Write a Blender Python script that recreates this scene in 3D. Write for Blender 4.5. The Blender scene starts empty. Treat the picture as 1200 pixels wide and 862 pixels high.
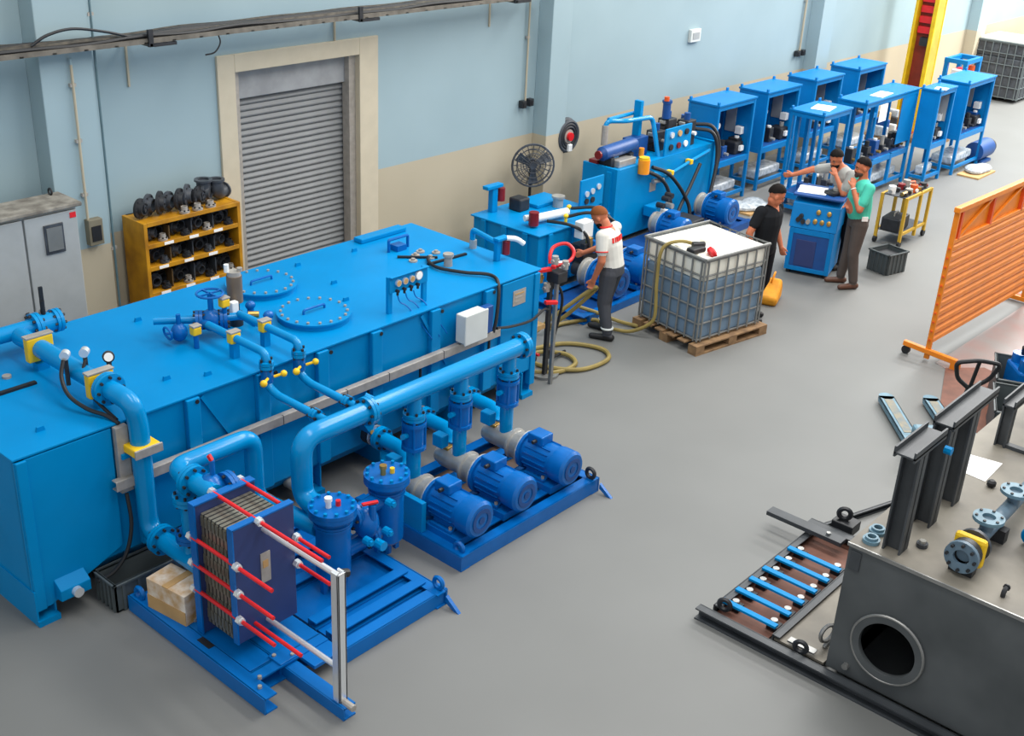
import bpy, math, random
import numpy as np
from mathutils import Vector as V, Matrix
random.seed(7)
SC = bpy.context.scene
COL = SC.collection
PI = math.pi
R = math.radians

# ---------------------------------------------------------------- camera
cam = bpy.data.cameras.new('camera')
cam.sensor_width = 36.0
cam.lens = 36.0 * 1385.3 / 1200.0
cam.clip_end = 200
camo = bpy.data.objects.new('camera', cam)
COL.objects.link(camo)
camo.location = (0, 0, 5.6)
camo.rotation_euler = (R(64.6905), R(-2.7207), R(-48.5366))
SC.camera = camo
# ---------------------------------------------------------------- light
w = bpy.data.worlds.new('world')
SC.world = w
w.use_nodes = True
bg = w.node_tree.nodes['Background']
bg.inputs[0].default_value = (0.95, 0.98, 1.0, 1)
bg.inputs[1].default_value = 0.78


def skylight(x, y, sx, sy, power, z=8.6):
    l = bpy.data.lights.new('roof_skylight', 'AREA')
    l.shape = 'RECTANGLE'
    l.size, l.size_y = sx, sy
    l.energy = power
    l.color = (1.0, 0.98, 0.95)
    o = bpy.data.objects.new('roof_skylight', l)
    COL.objects.link(o)
    o.location = (x, y, z)


skylight(4.5, 4.2, 1.6, 8, 330)
skylight(10.5, 4.5, 1.6, 9, 650)
skylight(17, 4.5, 1.6, 9, 760)
skylight(24, 4.5, 1.6, 9, 1500)
skylight(31, 4.5, 1.6, 9, 3600)
SC.view_settings.view_transform = 'Standard'
SC.view_settings.look = 'None'
SC.view_settings.gamma = 1
SC.view_settings.use_curve_mapping = False
SC.view_settings.exposure = 0.0


# ---------------------------------------------------------------- materials
def lin(c):
    return tuple(((x / 255) / 12.92 if x / 255 <= 0.04045 else ((x / 255 + 0.055) / 1.055) ** 2.4) for x in c)


MATS = {}


def mat(name, rgb, rough=0.5, metal=0.0, var=0.12, scale=6.0, bump=0.0, rgb2=None, coat=0.0, spec=0.5, trans=0.0, alpha=1.0):
    m = bpy.data.materials.new(name)
    m.use_nodes = True
    nt = m.node_tree
    b = nt.nodes['Principled BSDF']
    b.inputs['Roughness'].default_value = rough
    b.inputs['Metallic'].default_value = metal
    b.inputs['Specular IOR Level'].default_value = spec
    b.inputs['Coat Weight'].default_value = coat
    b.inputs['Transmission Weight'].default_value = trans
    b.inputs['Alpha'].default_value = alpha
    c = lin(rgb)
    tc = nt.nodes.new('ShaderNodeTexCoord')
    no = nt.nodes.new('ShaderNodeTexNoise')
    no.inputs['Scale'].default_value = scale
    no.inputs['Detail'].default_value = 4
    nt.links.new(tc.outputs['Object'], no.inputs['Vector'])
    ra = nt.nodes.new('ShaderNodeValToRGB')
    d = lin(rgb2) if rgb2 else tuple(x * (1 - var) for x in c)
    e = c if rgb2 else tuple(min(1, x * (1 + var)) for x in c)
    ra.color_ramp.elements[0].position = 0.32
    ra.color_ramp.elements[1].position = 0.68
    ra.color_ramp.elements[0].color = (*d, 1)
    ra.color_ramp.elements[1].color = (*e, 1)
    nt.links.new(no.outputs['Fac'], ra.inputs['Fac'])
    nt.links.new(ra.outputs['Color'], b.inputs['Base Color'])
    if bump:
        bp = nt.nodes.new('ShaderNodeBump')
        bp.inputs['Strength'].default_value = bump
        bp.inputs['Distance'].default_value = 0.01
        nt.links.new(no.outputs['Fac'], bp.inputs['Height'])
        nt.links.new(bp.outputs['Normal'], b.inputs['Normal'])
    MATS[name] = m
    return m


BLUE = mat('blue_paint', (0, 130, 192), 0.36, var=0.05, scale=2, spec=0.12)
PIPE = mat('pipe_blue_paint', (0, 136, 198), 0.2, var=0.05, scale=3, spec=0.35)
MBLUE = mat('machine_blue_enamel', (2, 96, 172), 0.26, var=0.08, scale=8, spec=0.35)
SKIDB = mat('skid_blue_paint', (0, 102, 178), 0.36, var=0.06, scale=4, spec=.25)
NAVY = mat('navy_plate_paint', (40, 56, 106), 0.45, var=0.06)
CBLUE = mat('cabinet_blue_paint', (2, 118, 186), 0.4, var=0.06, scale=3, spec=0.25)
CBACK = mat('dark_blue_paint', (14, 70, 135), 0.45, var=0.1)
RED = mat('red_paint', (212, 28, 34), 0.4)
DRED = mat('dark_red_paint', (120, 20, 26), 0.4)
YEL = mat('yellow_paint', (235, 190, 20), 0.45)
SHELFY = mat('yellow_shelf_paint', (205, 146, 22), 0.5, rgb2=(160, 108, 16), scale=5)
TROY = mat('trolley_yellow_paint', (196, 156, 40), 0.5)
ORANGE = mat('orange_paint', (224, 126, 16), 0.45, var=0.08)
ORED = mat('orange_red_paint', (214, 84, 26), 0.5)
CHROME = mat('chrome', (236, 238, 240), 0.25, metal=0.6, var=0.03)
GALV = mat('galvanised_steel', (172, 166, 158), 0.5, metal=0.35, scale=14)
STEEL = mat('bare_steel', (150, 150, 148), 0.4, metal=0.7, scale=12)
CAST = mat('grey_cast_metal', (176, 174, 168), 0.36, metal=0.45, scale=10)
BRASS = mat('brass', (190, 150, 80), 0.35, metal=0.8)
BLACK = mat('black_rubber', (22, 23, 26), 0.55)
BLKM = mat('black_cast_iron', (34, 36, 40), 0.5, scale=14, var=0.35)
FITM = mat('grey_black_fitting', (62, 66, 72), 0.45, scale=10, var=0.35)
DSTEEL = mat('dark_primed_steel', (84, 88, 90), 0.5, scale=2.2, rgb2=(66, 70, 72))
DBEAM = mat('dark_mill_steel', (66, 70, 74), 0.5, scale=3.5, rgb2=(50, 54, 58))
DTOP = mat('dusty_steel_plate', (132, 126, 114), 0.6, scale=2.5, rgb2=(104, 99, 90))
WHITE = mat('white_plastic', (232, 234, 232), 0.45, var=0.03)
PAPER = mat('white_paper', (245, 245, 243), 0.8, var=0.02)
LGREY = mat('light_grey_enclosure', (206, 210, 206), 0.5, var=0.04)
CABG = mat('cabinet_grey_paint', (160, 164, 164), 0.5, var=0.05)
DUST = mat('dusty_cabinet_top', (150, 146, 136), 0.9, scale=9, rgb2=(105, 100, 92))
BING = mat('dark_grey_plastic', (74, 82, 84), 0.55, var=0.12)
CARD = mat('cardboard', (188, 150, 98), 0.85, var=0.1)
WOOD = mat('pallet_wood', (150, 118, 82), 0.8, scale=9, rgb2=(112, 86, 60))
GLASSD = mat('dark_display', (112, 114, 112), 0.3)
HOSE = mat('olive_hose_rubber', (142, 124, 66), 0.55, var=0.15)
AMBER = mat('amber_filter', (240, 150, 30), 0.4)
LBLUE = mat('pale_blue_paint', (112, 146, 162), 0.5, rgb2=(88, 120, 136), scale=9)
IBCT = mat('milky_tank_plastic', (238, 235, 222), 0.5, var=0.03)
EYE = mat('eye_white', (150, 130, 120), .4)
CAGE = mat('dull_cage_steel', (128, 130, 128), .5, metal=.3, scale=12)
IBCL = mat('liquid_filled_tank', (112, 136, 158), 0.45, var=0.08, scale=3)
MATG = mat('reddish_floor_sheet', (146, 118, 112), 0.4, scale=2.4, rgb2=(134, 132, 130))
DPIPE = mat('blue_grey_pipe', (92, 114, 130), .45)
BROWN = mat('red_brown_sheet', (124, 80, 64), 0.7, scale=6, rgb2=(98, 64, 52))
RUSTRED = mat('dark_red_steel', (128, 40, 22), 0.55, var=0.15)
SKIN = mat('skin', (186, 108, 74), 0.55, var=0.06)
HAIR = mat('dark_hair', (20, 15, 13), 0.75, spec=.15, var=.3, scale=40)
HAIRG = mat('ginger_brown_hair', (126, 72, 38), 0.75, spec=.15)
SHWHITE = mat('white_shirt_cloth', (208, 206, 198), 0.85, var=0.06)
SHGREY = mat('grey_shirt_cloth', (150, 150, 146), 0.85, var=0.1)
SHTEAL = mat('teal_shirt_cloth', (66, 184, 160), 0.85, var=0.06)
SHBLACK = mat('black_shirt_cloth', (24, 26, 30), 0.9, spec=.2)
TRGREY = mat('dark_grey_trousers', (66, 68, 74), 0.9)
TRBROWN = mat('brown_grey_trousers', (76, 68, 64), 0.9)
TRBLACK = mat('black_trousers', (20, 21, 25), 0.9, spec=.2)
SHOE = mat('black_shoe_leather', (26, 25, 26), 0.5)
SHOEB = mat('brown_shoe_leather', (84, 54, 40), 0.5)
FILM = mat('plastic_film', (206, 212, 216), 0.25, scale=14, rgb2=(150, 160, 166), bump=0.8)
SHUT = mat('shutter_grey', (124, 126, 127), 0.5, var=0.05)
HOODG = mat('shutter_hood_grey', (150, 152, 154), 0.6)
TRAYR = mat('dirty_tray_steel', (118, 112, 102), .7, rgb2=(88, 83, 75), scale=9)
TRAYC = mat('dusty_cable', (92, 86, 76), 0.8, rgb2=(56, 54, 50), scale=14)


def wall_mat():
    m = bpy.data.materials.new('wall_two_tone_paint')
    m.use_nodes = True
    nt = m.node_tree
    b = nt.nodes['Principled BSDF']
    b.inputs['Roughness'].default_value = 0.7
    tc = nt.nodes.new('ShaderNodeTexCoord')
    sp = nt.nodes.new('ShaderNodeSeparateXYZ')
    nt.links.new(tc.outputs['Object'], sp.inputs[0])
    mt = nt.nodes.new('ShaderNodeMath')
    mt.operation = 'GREATER_THAN'
    mt.inputs[1].default_value = 1.51
    nt.links.new(sp.outputs['Z'], mt.inputs[0])
    no = nt.nodes.new('ShaderNodeTexNoise')
    no.inputs['Scale'].default_value = 0.8
    no.inputs['Detail'].default_value = 5
    nt.links.new(tc.outputs['Object'], no.inputs['Vector'])

    def tone(a, c):
        r = nt.nodes.new('ShaderNodeValToRGB')
        r.color_ramp.elements[0].position = 0.3
        r.color_ramp.elements[1].position = 0.7
        r.color_ramp.elements[0].color = (*lin(a), 1)
        r.color_ramp.elements[1].color = (*lin(c), 1)
        nt.links.new(no.outputs['Fac'], r.inputs['Fac'])
        return r
    lo = tone((172, 162, 140), (180, 170, 148))
    hi = tone((143, 165, 172), (151, 173, 180))
    mx = nt.nodes.new('ShaderNodeMix')
    mx.data_type = 'RGBA'
    nt.links.new(mt.outputs[0], mx.inputs['Factor'])
    nt.links.new(lo.outputs['Color'], mx.inputs['A'])
    nt.links.new(hi.outputs['Color'], mx.inputs['B'])
    nt.links.new(mx.outputs['Result'], b.inputs['Base Color'])
    return m


WALL = wall_mat()
CREAM = mat('cream_paint', (192, 182, 160), 0.7, var=0.04)


def floor_mat():
    m = mat('floor_grey_epoxy', (112, 113, 111), 0.42, var=0.05, scale=0.7)
    nt = m.node_tree
    b = nt.nodes['Principled BSDF']
    no = nt.nodes.new('ShaderNodeTexNoise')
    no.inputs['Scale'].default_value = 1.3
    no.inputs['Detail'].default_value = 6
    mr = nt.nodes.new('ShaderNodeMapRange')
    mr.inputs['To Min'].default_value = 0.38
    mr.inputs['To Max'].default_value = 0.78
    nt.links.new(no.outputs['Fac'], mr.inputs['Value'])
    nt.links.new(mr.outputs['Result'], b.inputs['Roughness'])
    return m


FLOOR = floor_mat()

# ---------------------------------------------------------------- builders
OFF = {}


def rootof(o):
    while o.parent:
        o = o.parent
    return o


class B:
    def __init__(s):
        s.v, s.f = [], []

    def add(s, vs, fs):
        n = len(s.v)
        s.v += [tuple(p) for p in vs]
        s.f += [tuple(i + n for i in f) for f in fs]
        return s

    def box(s, x0, x1, y0, y1, z0, z1):
        x0, x1 = min(x0, x1), max(x0, x1)
        y0, y1 = min(y0, y1), max(y0, y1)
        z0, z1 = min(z0, z1), max(z0, z1)
        return s.add([(x0, y0, z0), (x1, y0, z0), (x1, y1, z0), (x0, y1, z0), (x0, y0, z1), (x1, y0, z1), (x1, y1, z1), (x0, y1, z1)],
                     [(0, 3, 2, 1), (4, 5, 6, 7), (0, 1, 5, 4), (1, 2, 6, 5), (2, 3, 7, 6), (3, 0, 4, 7)])

    def prism(s, pts, vec):
        n = len(pts)
        vec = V(vec)
        a = [V(p) for p in pts]
        nn = (a[1] - a[0]).cross(a[2] - a[0])
        if nn.dot(vec) < 0:
            a = a[::-1]
        vs = a + [p + vec for p in a]
        return s.add(vs, [tuple(range(n))[::-1], tuple(range(n, 2 * n))] + [(i, (i + 1) % n, n + (i + 1) % n, n + i) for i in range(n)])

    def frame(s, d, up=(0, 0, 1)):
        d = V(d).normalized()
        u = V(up)
        if abs(d.dot(u.normalized())) > 0.98:
            u = V((0, 1, 0)) if abs(d.y) < 0.9 else V((1, 0, 0))
        a = d.cross(u).normalized()
        return a, a.cross(d).normalized()

    def bar(s, p, q, w, h=None, up=(0, 0, 1)):
        h = h or w
        p, q = V(p), V(q)
        a, b = s.frame(q - p, up)
        a, b = a * w / 2, b * h / 2
        return s.prism([p + a + b, p - a + b, p - a - b, p + a - b], q - p)

    def cyl(s, p, q, r, r2=None, n=12):
        p, q = V(p), V(q)
        r2 = r if r2 is None else r2
        a, b = s.frame(q - p)
        vs = []
        for c, rr in ((p, r), (q, r2)):
            for i in range(n):
                t = 2 * PI * i / n
                vs.append(c + a * (rr * math.cos(t)) + b * (rr * math.sin(t)))
        return s.add(vs, [tuple(range(n))[::-1], tuple(range(n, 2 * n))] + [(i, (i + 1) % n, n + (i + 1) % n, n + i) for i in range(n)])

    def lathe(s, c, ax, prof, n=16, closed=False):
        c, ax = V(c), V(ax).normalized()
        a, b = s.frame(ax)
        vs, fs = [], []
        for r, h in prof:
            for i in range(n):
                t = 2 * PI * i / n
                vs.append(c + ax * h + (a * math.cos(t) + b * math.sin(t)) * r)
        m = len(prof)
        for k in range(m - 1 + (1 if closed else 0)):
            k2 = (k + 1) % m
            for i in range(n):
                j = (i + 1) % n
                fs.append((k * n + i, k * n + j, k2 * n + j, k2 * n + i))
        if not closed:
            fs.append(tuple(range(n))[::-1])
            fs.append(tuple(range((m - 1) * n, m * n)))
        return s.add(vs, fs)

    def ring(s, c, ax, ro, ri, h, n=20):
        return s.lathe(c, ax, [(ri, 0), (ro, 0), (ro, h), (ri, h)], n, closed=True)

    def tube(s, pts, r, bend=0.0, n=10, seg=5, r2=None):
        P = [V(p) for p in pts]
        path = [P[0]]
        for i in range(1, len(P) - 1):
            a, b, c = P[i - 1], P[i], P[i + 1]
            d1, d2 = (a - b), (c - b)
            k = min(bend, d1.length * 0.49, d2.length * 0.49)
            if k <= 1e-4:
                path.append(b)
                continue
            p0, p1 = b + d1.normalized() * k, b + d2.normalized() * k
            for j in range(seg + 1):
                t = j / seg
                path.append(p0 * (1 - t) ** 2 + b * 2 * t * (1 - t) + p1 * t * t)
        path.append(P[-1])
        path = [p for i, p in enumerate(path) if i == 0 or (p - path[i - 1]).length > 1e-5]
        m = len(path)
        tg = [(path[min(i + 1, m - 1)] - path[max(i - 1, 0)]).normalized() for i in range(m)]
        a, b = s.frame(tg[0])
        vs, fs = [], []
        for i in range(m):
            if i:
                a = (a - tg[i] * a.dot(tg[i])).normalized()
                b = tg[i].cross(a).normalized() * (1 if True else -1)
            rr = r if r2 is None else r + (r2 - r) * i / (m - 1)
            bb = tg[i].cross(a)
            for k in range(n):
                t = 2 * PI * k / n
                vs.append(path[i] + a * (rr * math.cos(t)) + bb * (rr * math.sin(t)))
        for i in range(m - 1):
            for k in range(n):
                j = (k + 1) % n
                fs.append((i * n + k, i * n + j, (i + 1) * n + j, (i + 1) * n + k))
        fs.append(tuple(range(n))[::-1])
        fs.append(tuple(range((m - 1) * n, m * n)))
        return s.add(vs, fs)

    def cable(s, pts, r, n=7, seg=6):
        P = [V(p) for p in pts]
        P = [P[0] * 2 - P[1]] + P + [P[-1] * 2 - P[-2]]
        out = []
        for i in range(1, len(P) - 2):
            for j in range(seg):
                t = j / seg
                a, b, c, d = P[i - 1:i + 3]
                out.append(0.5 * ((2 * b) + (c - a) * t + (2 * a - 5 * b + 4 * c - d) * t * t + (3 * b - a - 3 * c + d) * t ** 3))
        out.append(P[-2])
        return s.tube(out, r, 0, n)

    def ell(s, c, rx, ry, rz, n=12, m=8, rot=None):
        c = V(c)
        vs, fs = [], []
        for j in range(1, m):
            ph = PI * j / m
            for i in range(n):
                t = 2 * PI * i / n
                p = V((rx * math.sin(ph) * math.cos(t), ry * math.sin(ph) * math.sin(t), rz * math.cos(ph)))
                vs.append(c + (rot @ p if rot else p))
        for q in (V((0, 0, rz)), V((0, 0, -rz))):
            vs.append(c + (rot @ q if rot else q))
        T, Bo = len(vs) - 2, len(vs) - 1
        for j in range(m - 2):
            for i in range(n):
                k = (i + 1) % n
                fs.append((j * n + i, (j + 1) * n + i, (j + 1) * n + k, j * n + k))
        for i in range(n):
            k = (i + 1) % n
            fs.append((T, i, k))
            fs.append((Bo, (m - 2) * n + k, (m - 2) * n + i))
        return s.add(vs, fs)

    def torus(s, c, ax, Rr, r, n=24, m=8):
        return s.lathe(c, ax, [(Rr + r * math.cos(2 * PI * k / m), r * math.sin(2 * PI * k / m)) for k in range(m)], n, closed=True)

    def build(s, name, m, parent=None, sm=35, bev=0.0, kind=None):
        me = bpy.data.meshes.new(name)
        off = V((0, 0, 0))
        if parent:
            off = OFF.get(rootof(parent).name, off)
        me.from_pydata([(p[0] - off[0], p[1] - off[1], p[2] - off[2]) for p in s.v], [], s.f)
        me.materials.append(m)
        if sm:
            me.polygons.foreach_set('use_smooth', [True] * len(me.polygons))
            me.set_sharp_from_angle(angle=R(sm))
        me.update()
        o = bpy.data.objects.new(name, me)
        COL.objects.link(o)
        o.parent = parent
        if bev:
            md = o.modifiers.new('bevel', 'BEVEL')
            md.width = bev
            md.segments = 2
            md.limit_method = 'ANGLE'
        if kind:
            o['kind'] = kind
        return o


def thing(name, label, cat, loc=(0, 0, 0), rz=0.0, group=None, local=False):
    o = bpy.data.objects.new(name, None)
    o.empty_display_size = 0.1
    COL.objects.link(o)
    o.location = loc
    o.rotation_euler = (0, 0, rz)
    o['label'] = label
    o['category'] = cat
    if group:
        o['group'] = group
    OFF[o.name] = V((0, 0, 0)) if (local or rz) else V(loc)
    return o


def tag(o, label, cat, group=None):
    o['label'] = label
    o['category'] = cat
    if group:
        o['group'] = group
    return o


def cp(o, parent=None):
    c = o.copy()
    COL.objects.link(c)
    c.parent = parent
    for ch in o.children:
        cp(ch, c)
    return c


def dup(root, loc, rz=None, label=None, group=None):
    c = cp(root)
    c.location = loc
    if rz is not None:
        c.rotation_euler = (0, 0, rz)
    if label:
        c['label'] = label
    if group:
        c['group'] = group
    OFF[c.name] = V((0, 0, 0))
    return c


def at(o, d, rz=None):
    """a copy of a part, with its sub-parts, moved by d inside the same parent"""
    c = cp(o, o.parent)
    c.location = V(o.location) + V(d)
    if rz is not None:
        c.rotation_euler = (0, 0, rz)
    return c


def struct(o):
    o['kind'] = 'structure'
    return o


def bolts(name, c, ax, rad, n, m, parent, r=0.011, h=0.02, ph=0.0):
    """a bolt circle: one bolt mesh, shared by n objects"""
    c, ax = V(c), V(ax).normalized()
    a, b = B().frame(ax)
    off = OFF.get(rootof(parent).name, V((0, 0, 0)))
    first = None
    for i in range(n):
        t = 2 * PI * i / n + ph
        p = c + (a * math.cos(t) + b * math.sin(t)) * rad
        if first is None:
            bb = B().cyl((0, 0, 0), ax * h, r, n=6)
            first = bb.build(name, m, None, sm=0)
            first.parent = parent
            first.location = p - off
        else:
            q = first.copy()
            COL.objects.link(q)
            q.location = p - off


# ---------------------------------------------------------------- the hall
YW = 10.5
struct(B().box(-3, 46, -4, 12, -0.12, 0).build('floor', FLOOR, sm=0))
wb = B()
wb.box(-3, 7.60, YW, YW + 0.3, 0, 7.2).box(9.38, 46, YW, YW + 0.3, 0, 7.2).box(7.60, 9.38, YW, YW + 0.3, 2.95, 7.2)
wall = struct(wb.build('wall_back', WALL, sm=0))
for i, (x0, x1) in enumerate(((5.33, 5.86), (12.61, 13.02), (20.3, 20.78), (28.0, 28.5))):
    struct(B().box(x0, x1, YW - 0.25, YW, 0, 7.2).build('trim_%d' % (i + 1), WALL, sm=0, bev=0.008))
fr = B()
fr.box(7.39, 7.612, YW - 0.03, YW + 0.22, 0, 3.13).box(9.368, 9.66, YW - 0.03, YW + 0.22, 0, 3.13).box(7.612, 9.368, YW - 0.03, YW + 0.22, 2.94, 3.13)
struct(fr.build('trim_5', CREAM, sm=0, bev=0.006))
# roller shutter
door = bpy.data.objects.new('door_1', None)
COL.objects.link(door)
door.location = (8.49, YW + 0.2, 0)
OFF['door_1'] = V(door.location)
struct(door)
B().box(7.60, 9.38, YW + 0.13, YW + 0.28, 2.61, 2.95).build('shutter_hood', HOODG, door, sm=0, bev=0.01)
pro = []
for k in range(7):
    t = k / 6
    pro.append((0, -0.02 * math.sin(PI * min(1, t * 1.15)) - .004 * (1 - t), 0.062 * t))
pro += [(0, 0.008, 0.070), (0, 0.014, 0.070), (0, 0.014, 0)]
s0 = B().prism([(-0.86, y, z) for (_, y, z) in pro], (1.72, 0, 0)).build('slat', SHUT, None, sm=50)
s0.parent = door
for k in range(1, 38):
    q = s0.copy()
    COL.objects.link(q)
    q.location = (0, 0, k * 0.070)
for sx in (-1, 1):
    B().box(8.49 + sx * 0.83 - 0.05, 8.49 + sx * 0.83 + 0.05, YW + 0.05, YW + 0.17, 0, 2.94).build('guide_rail', GALV, door, sm=0)

# cable tray along the wall
t = thing('cable_tray', 'long dusty cable tray loaded with cables high on the blue wall', 'cable tray', (8, 10.2, 3.45))
tb = B().box(3.0, 12.4, 10.06, 10.09, 3.43, 3.475).box(3.0, 12.4, 10.30, 10.33, 3.43, 3.475)
tb.build('side_rail', TRAYR, t, sm=0)
rg = None
for k in range(30):
    if rg is None:
        rg = B().box(3.2, 3.24, 10.06, 10.33, 3.43, 3.445).build('rung', TRAYR, t, sm=0)
    else:
        at(rg, (0.31 * k, 0, 0))
for k in range(6):
    pts = [(3 + i * 0.55, 10.10 + 0.035 * k + random.uniform(-.012, .012), 3.475 + random.uniform(0, .03)) for i in range(18)]
    B().cable(pts, 0.02 + 0.005 * (k % 3), 6, 3).build('cable', TRAYC if k % 2 else BLACK, t)
for x in (3.6, 6.35, 9.0, 11.6):
    B().box(x, x + 0.03, 10.04, YW, 3.40, 3.43).build('bracket', TRAYR, t, sm=0)
    B().box(x, x + 0.02, YW - .02, YW, 2.95 + .1 * (x > 7), 3.40).build('bracket_drop', WALL, t, sm=0)
    B().box(x - .01, x + .04, 10.04, 10.07, 3.40, 3.56).build('tray_clamp', BLKM, t, sm=0)
    B().box(x + .05, x + .3, 10.05, 10.08, 3.395, 3.425).build('tray_splice', BLKM, t, sm=0)
B().cable([(5.2, 10.1, 3.52), (5.35, 10.08, 3.6), (5.6, 10.1, 3.63), (5.9, 10.1, 3.58), (6.2, 10.1, 3.5)], 0.014, 6).build('cable', BLACK, t)
B().cable([(7.15, 10.1, 3.46), (7.17, 10.08, 3.36), (7.1, 10.08, 3.27), (7.0, 10.1, 3.25)], 0.008, 6).build('cable', BLACK, t)


def conduit(x, y, z0, z1, label, boxes, r=0.013):
    t = thing('wall_conduit', label, 'conduit', (x, y, z0))
    B().cyl((x, y, z0), (x, y, z1), r, n=8).build('pipe', WALL if y > 10.3 or x < 5.7 else mat('grey_blue_conduit', (86, 112, 120), .6), t)
    for k in range(3):
        z = z0 + (z1 - z0) * (k + 0.5) / 3
        B().box(x - 0.03, x + 0.03, y - 0.005, y + 0.03, z, z + 0.03).build('clip', GALV, t, sm=0)
    for (dx, dz, ww, hh, m) in boxes:
        b = B().box(x + dx - ww / 2, x + dx + ww / 2, y - 0.05, y + 0.03, z0 + dz - hh / 2, z0 + dz + hh / 2).build('socket_box', m, t, sm=0, bev=0.006)
        B().box(x + dx - ww / 3, x + dx + ww / 3, y - 0.058, y - 0.05, z0 + dz - hh / 3, z0 + dz + hh / 4).build('socket_cover', BLACK, b, sm=0)


conduit(12.37, 10.46, 1.98, 7.1, 'thin conduit ending in twin wall sockets left of the pilaster above the fan', [(-.06, -.02, .08, .1, BLKM), (.09, -.01, .08, .1, BLKM)])
conduit(13.1, 10.46, 1.62, 7.1, 'thin conduit running down the wall to the hose reel', [])
conduit(20.02, 10.46, 1.86, 7.1, 'conduit ending in twin sockets at the pilaster behind the blue cabinets', [(-.08, -.03, .11, .1, BLKM), (.1, -.03, .11, .1, BLKM)], 0.02)
conduit(20.95, 10.45, 1.75, 7.1, 'conduit ending in a dark box right of the pilaster behind the blue cabinets', [(0, -.03, .26, .14, BLKM)], 0.03)
conduit(5.62, 10.22, 1.78, 3.35, 'conduit feeding the dark socket box on the pilaster beside the grey cabinet', [(.05, -.1, .15, .26, mat('olive_grey_box', (116, 110, 92), .6))])
conduit(5.885, 10.25, 0.3, 7.1, 'dark thin conduit down the corner between pilaster and yellow shelf', [], 0.012)
t = thing('wall_box', 'small grey box mounted on the wall above the blue cabinets', 'box', (16.47, YW, 2.4))
b = B().box(16.33, 16.61, YW - 0.06, YW, 2.38, 2.58).build('housing', LGREY, t, sm=0, bev=0.01)
B().box(16.38, 16.56, YW - 0.068, YW - 0.06, 2.43, 2.53).build('cover', CABG, b, sm=0)
# ---------------------------------------------------------------- electrical cabinet
t = thing('electrical_cabinet', 'tall grey electrical cabinet with dusty top beside the pilaster', 'cabinet', (4.75, 10.1, 0))
B().box(3.6, 5.33, 9.88, 10.24, 0.0, 2.1).build('body', CABG, t, sm=0, bev=0.01)
B().box(3.57, 5.36, 9.82, 10.24, 2.1, 2.14).build('roof_plate', DUST, t, sm=0, bev=0.01)
d = B().box(4.80, 5.31, 9.85, 9.88, 0.1, 2.07).build('door', CABG, t, sm=0, bev=0.006)
wn = B().box(4.97, 5.16, 9.835, 9.85, 1.70, 1.98).build('window_frame', FITM, d, sm=0, bev=0.004)
B().box(4.99, 5.14, 9.828, 9.836, 1.73, 1.95).build('window_pane', GLASSD, d, sm=0)
B().box(4.84, 4.87, 9.83, 9.85, 1.05, 1.2).build('handle', BLACK, d, sm=0, bev=0.004)
d = B().box(4.27, 4.78, 9.85, 9.88, 0.1, 2.07).build('door', CABG, t, sm=0, bev=0.006)
B().box(4.70, 4.73, 9.83, 9.85, 1.05, 1.2).build('handle', BLACK, d, sm=0, bev=0.004)
B().box(3.63, 4.25, 9.85, 9.88, 0.1, 2.07).build('door', CABG, t, sm=0, bev=0.006)
B().torus((5.25, 10.18, 2.17), (1, 0, 0), 0.03, 0.01, 12, 6).build('lifting_eye', BLKM, t)
B().box(5.24, 5.30, 9.845, 9.85, 2.0, 2.05).build('warning_label', RED, t, sm=0)

# ---------------------------------------------------------------- yellow shelf
t = thing('shelf_unit', 'yellow steel shelf unit full of black pipe fittings by the shutter door', 'shelf', (6.68, 10.2, 0))
X0, X1, Y0, Y1 = 6.10, 7.27, 10.03, 10.42
for x in (X0, X1 - 0.04):
    B().box(x, x + 0.04, Y0, Y1, 0, 1.7).build('side_panel', SHELFY, t, sm=0, bev=0.004)
B().box(X0 + .04, X1 - .04, Y1 - 0.02, Y1, 0.1, 1.7).build('back_panel', BLKM, t, sm=0)  # black colour paints in the shade behind the fittings
SZ = (1.70, 1.47, 1.23, 0.95, 0.62, 0.3)
for z in SZ:
    s = B().box(X0 + 0.04, X1 - .04, Y0 + 0.012, Y1 - 0.02, z - 0.025, z - 0.005).build('shelf_board', SHELFY, t, sm=0)
    B().box(X0 + 0.04, X1 - .04, Y0, Y0 + 0.012, z - 0.042, z + 0.004).build('front_lip', SHELFY, s, sm=0, bev=0.003)
    for k in range(3 if .8 < z < 1.6 else 0):
        xx = X0 + .14 + .3 * k + .08 * (z > 1.3)
        B().box(xx, xx + .11, Y0 - .003, Y0, z - .034, z - .004).build('bin_label', PAPER, s, sm=0)
for z0, z1 in zip(SZ[1:4], SZ[0:3]):
    for k in (1, 2, 3):
        x = X0 + 0.05 + k * (X1 - X0 - 0.1) / 4
        B().box(x - .006, x + .006, Y0 + 0.05, Y1 - .03, z0, z1 - 0.09).build('divider', mat('dark_divider', (92, 70, 38), .7) if k == 1 else FITM, t, sm=0)


def elbow(rr, m, label, loc, rz, group, flip=False):
    t = thing('pipe_elbow', label, 'pipe fitting', loc, rz, group, local=True)
    L = rr * 2.1
    B().tube([(0, 0, L + rr), (0, 0, rr * 1.05), (L, 0, rr * 1.05)], rr, L * 0.9, 12, 6).build('bend', m, t)
    B().ring((L, 0, rr * 1.05), (1, 0, 0), rr * 1.28, rr * .8, 0.02, 14).build('end_collar', m, t)
    B().ring((0, 0, L + rr), (0, 0, 1), rr * 1.28, rr * .8, 0.02, 14).build('end_collar', m, t)
    return t


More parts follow.
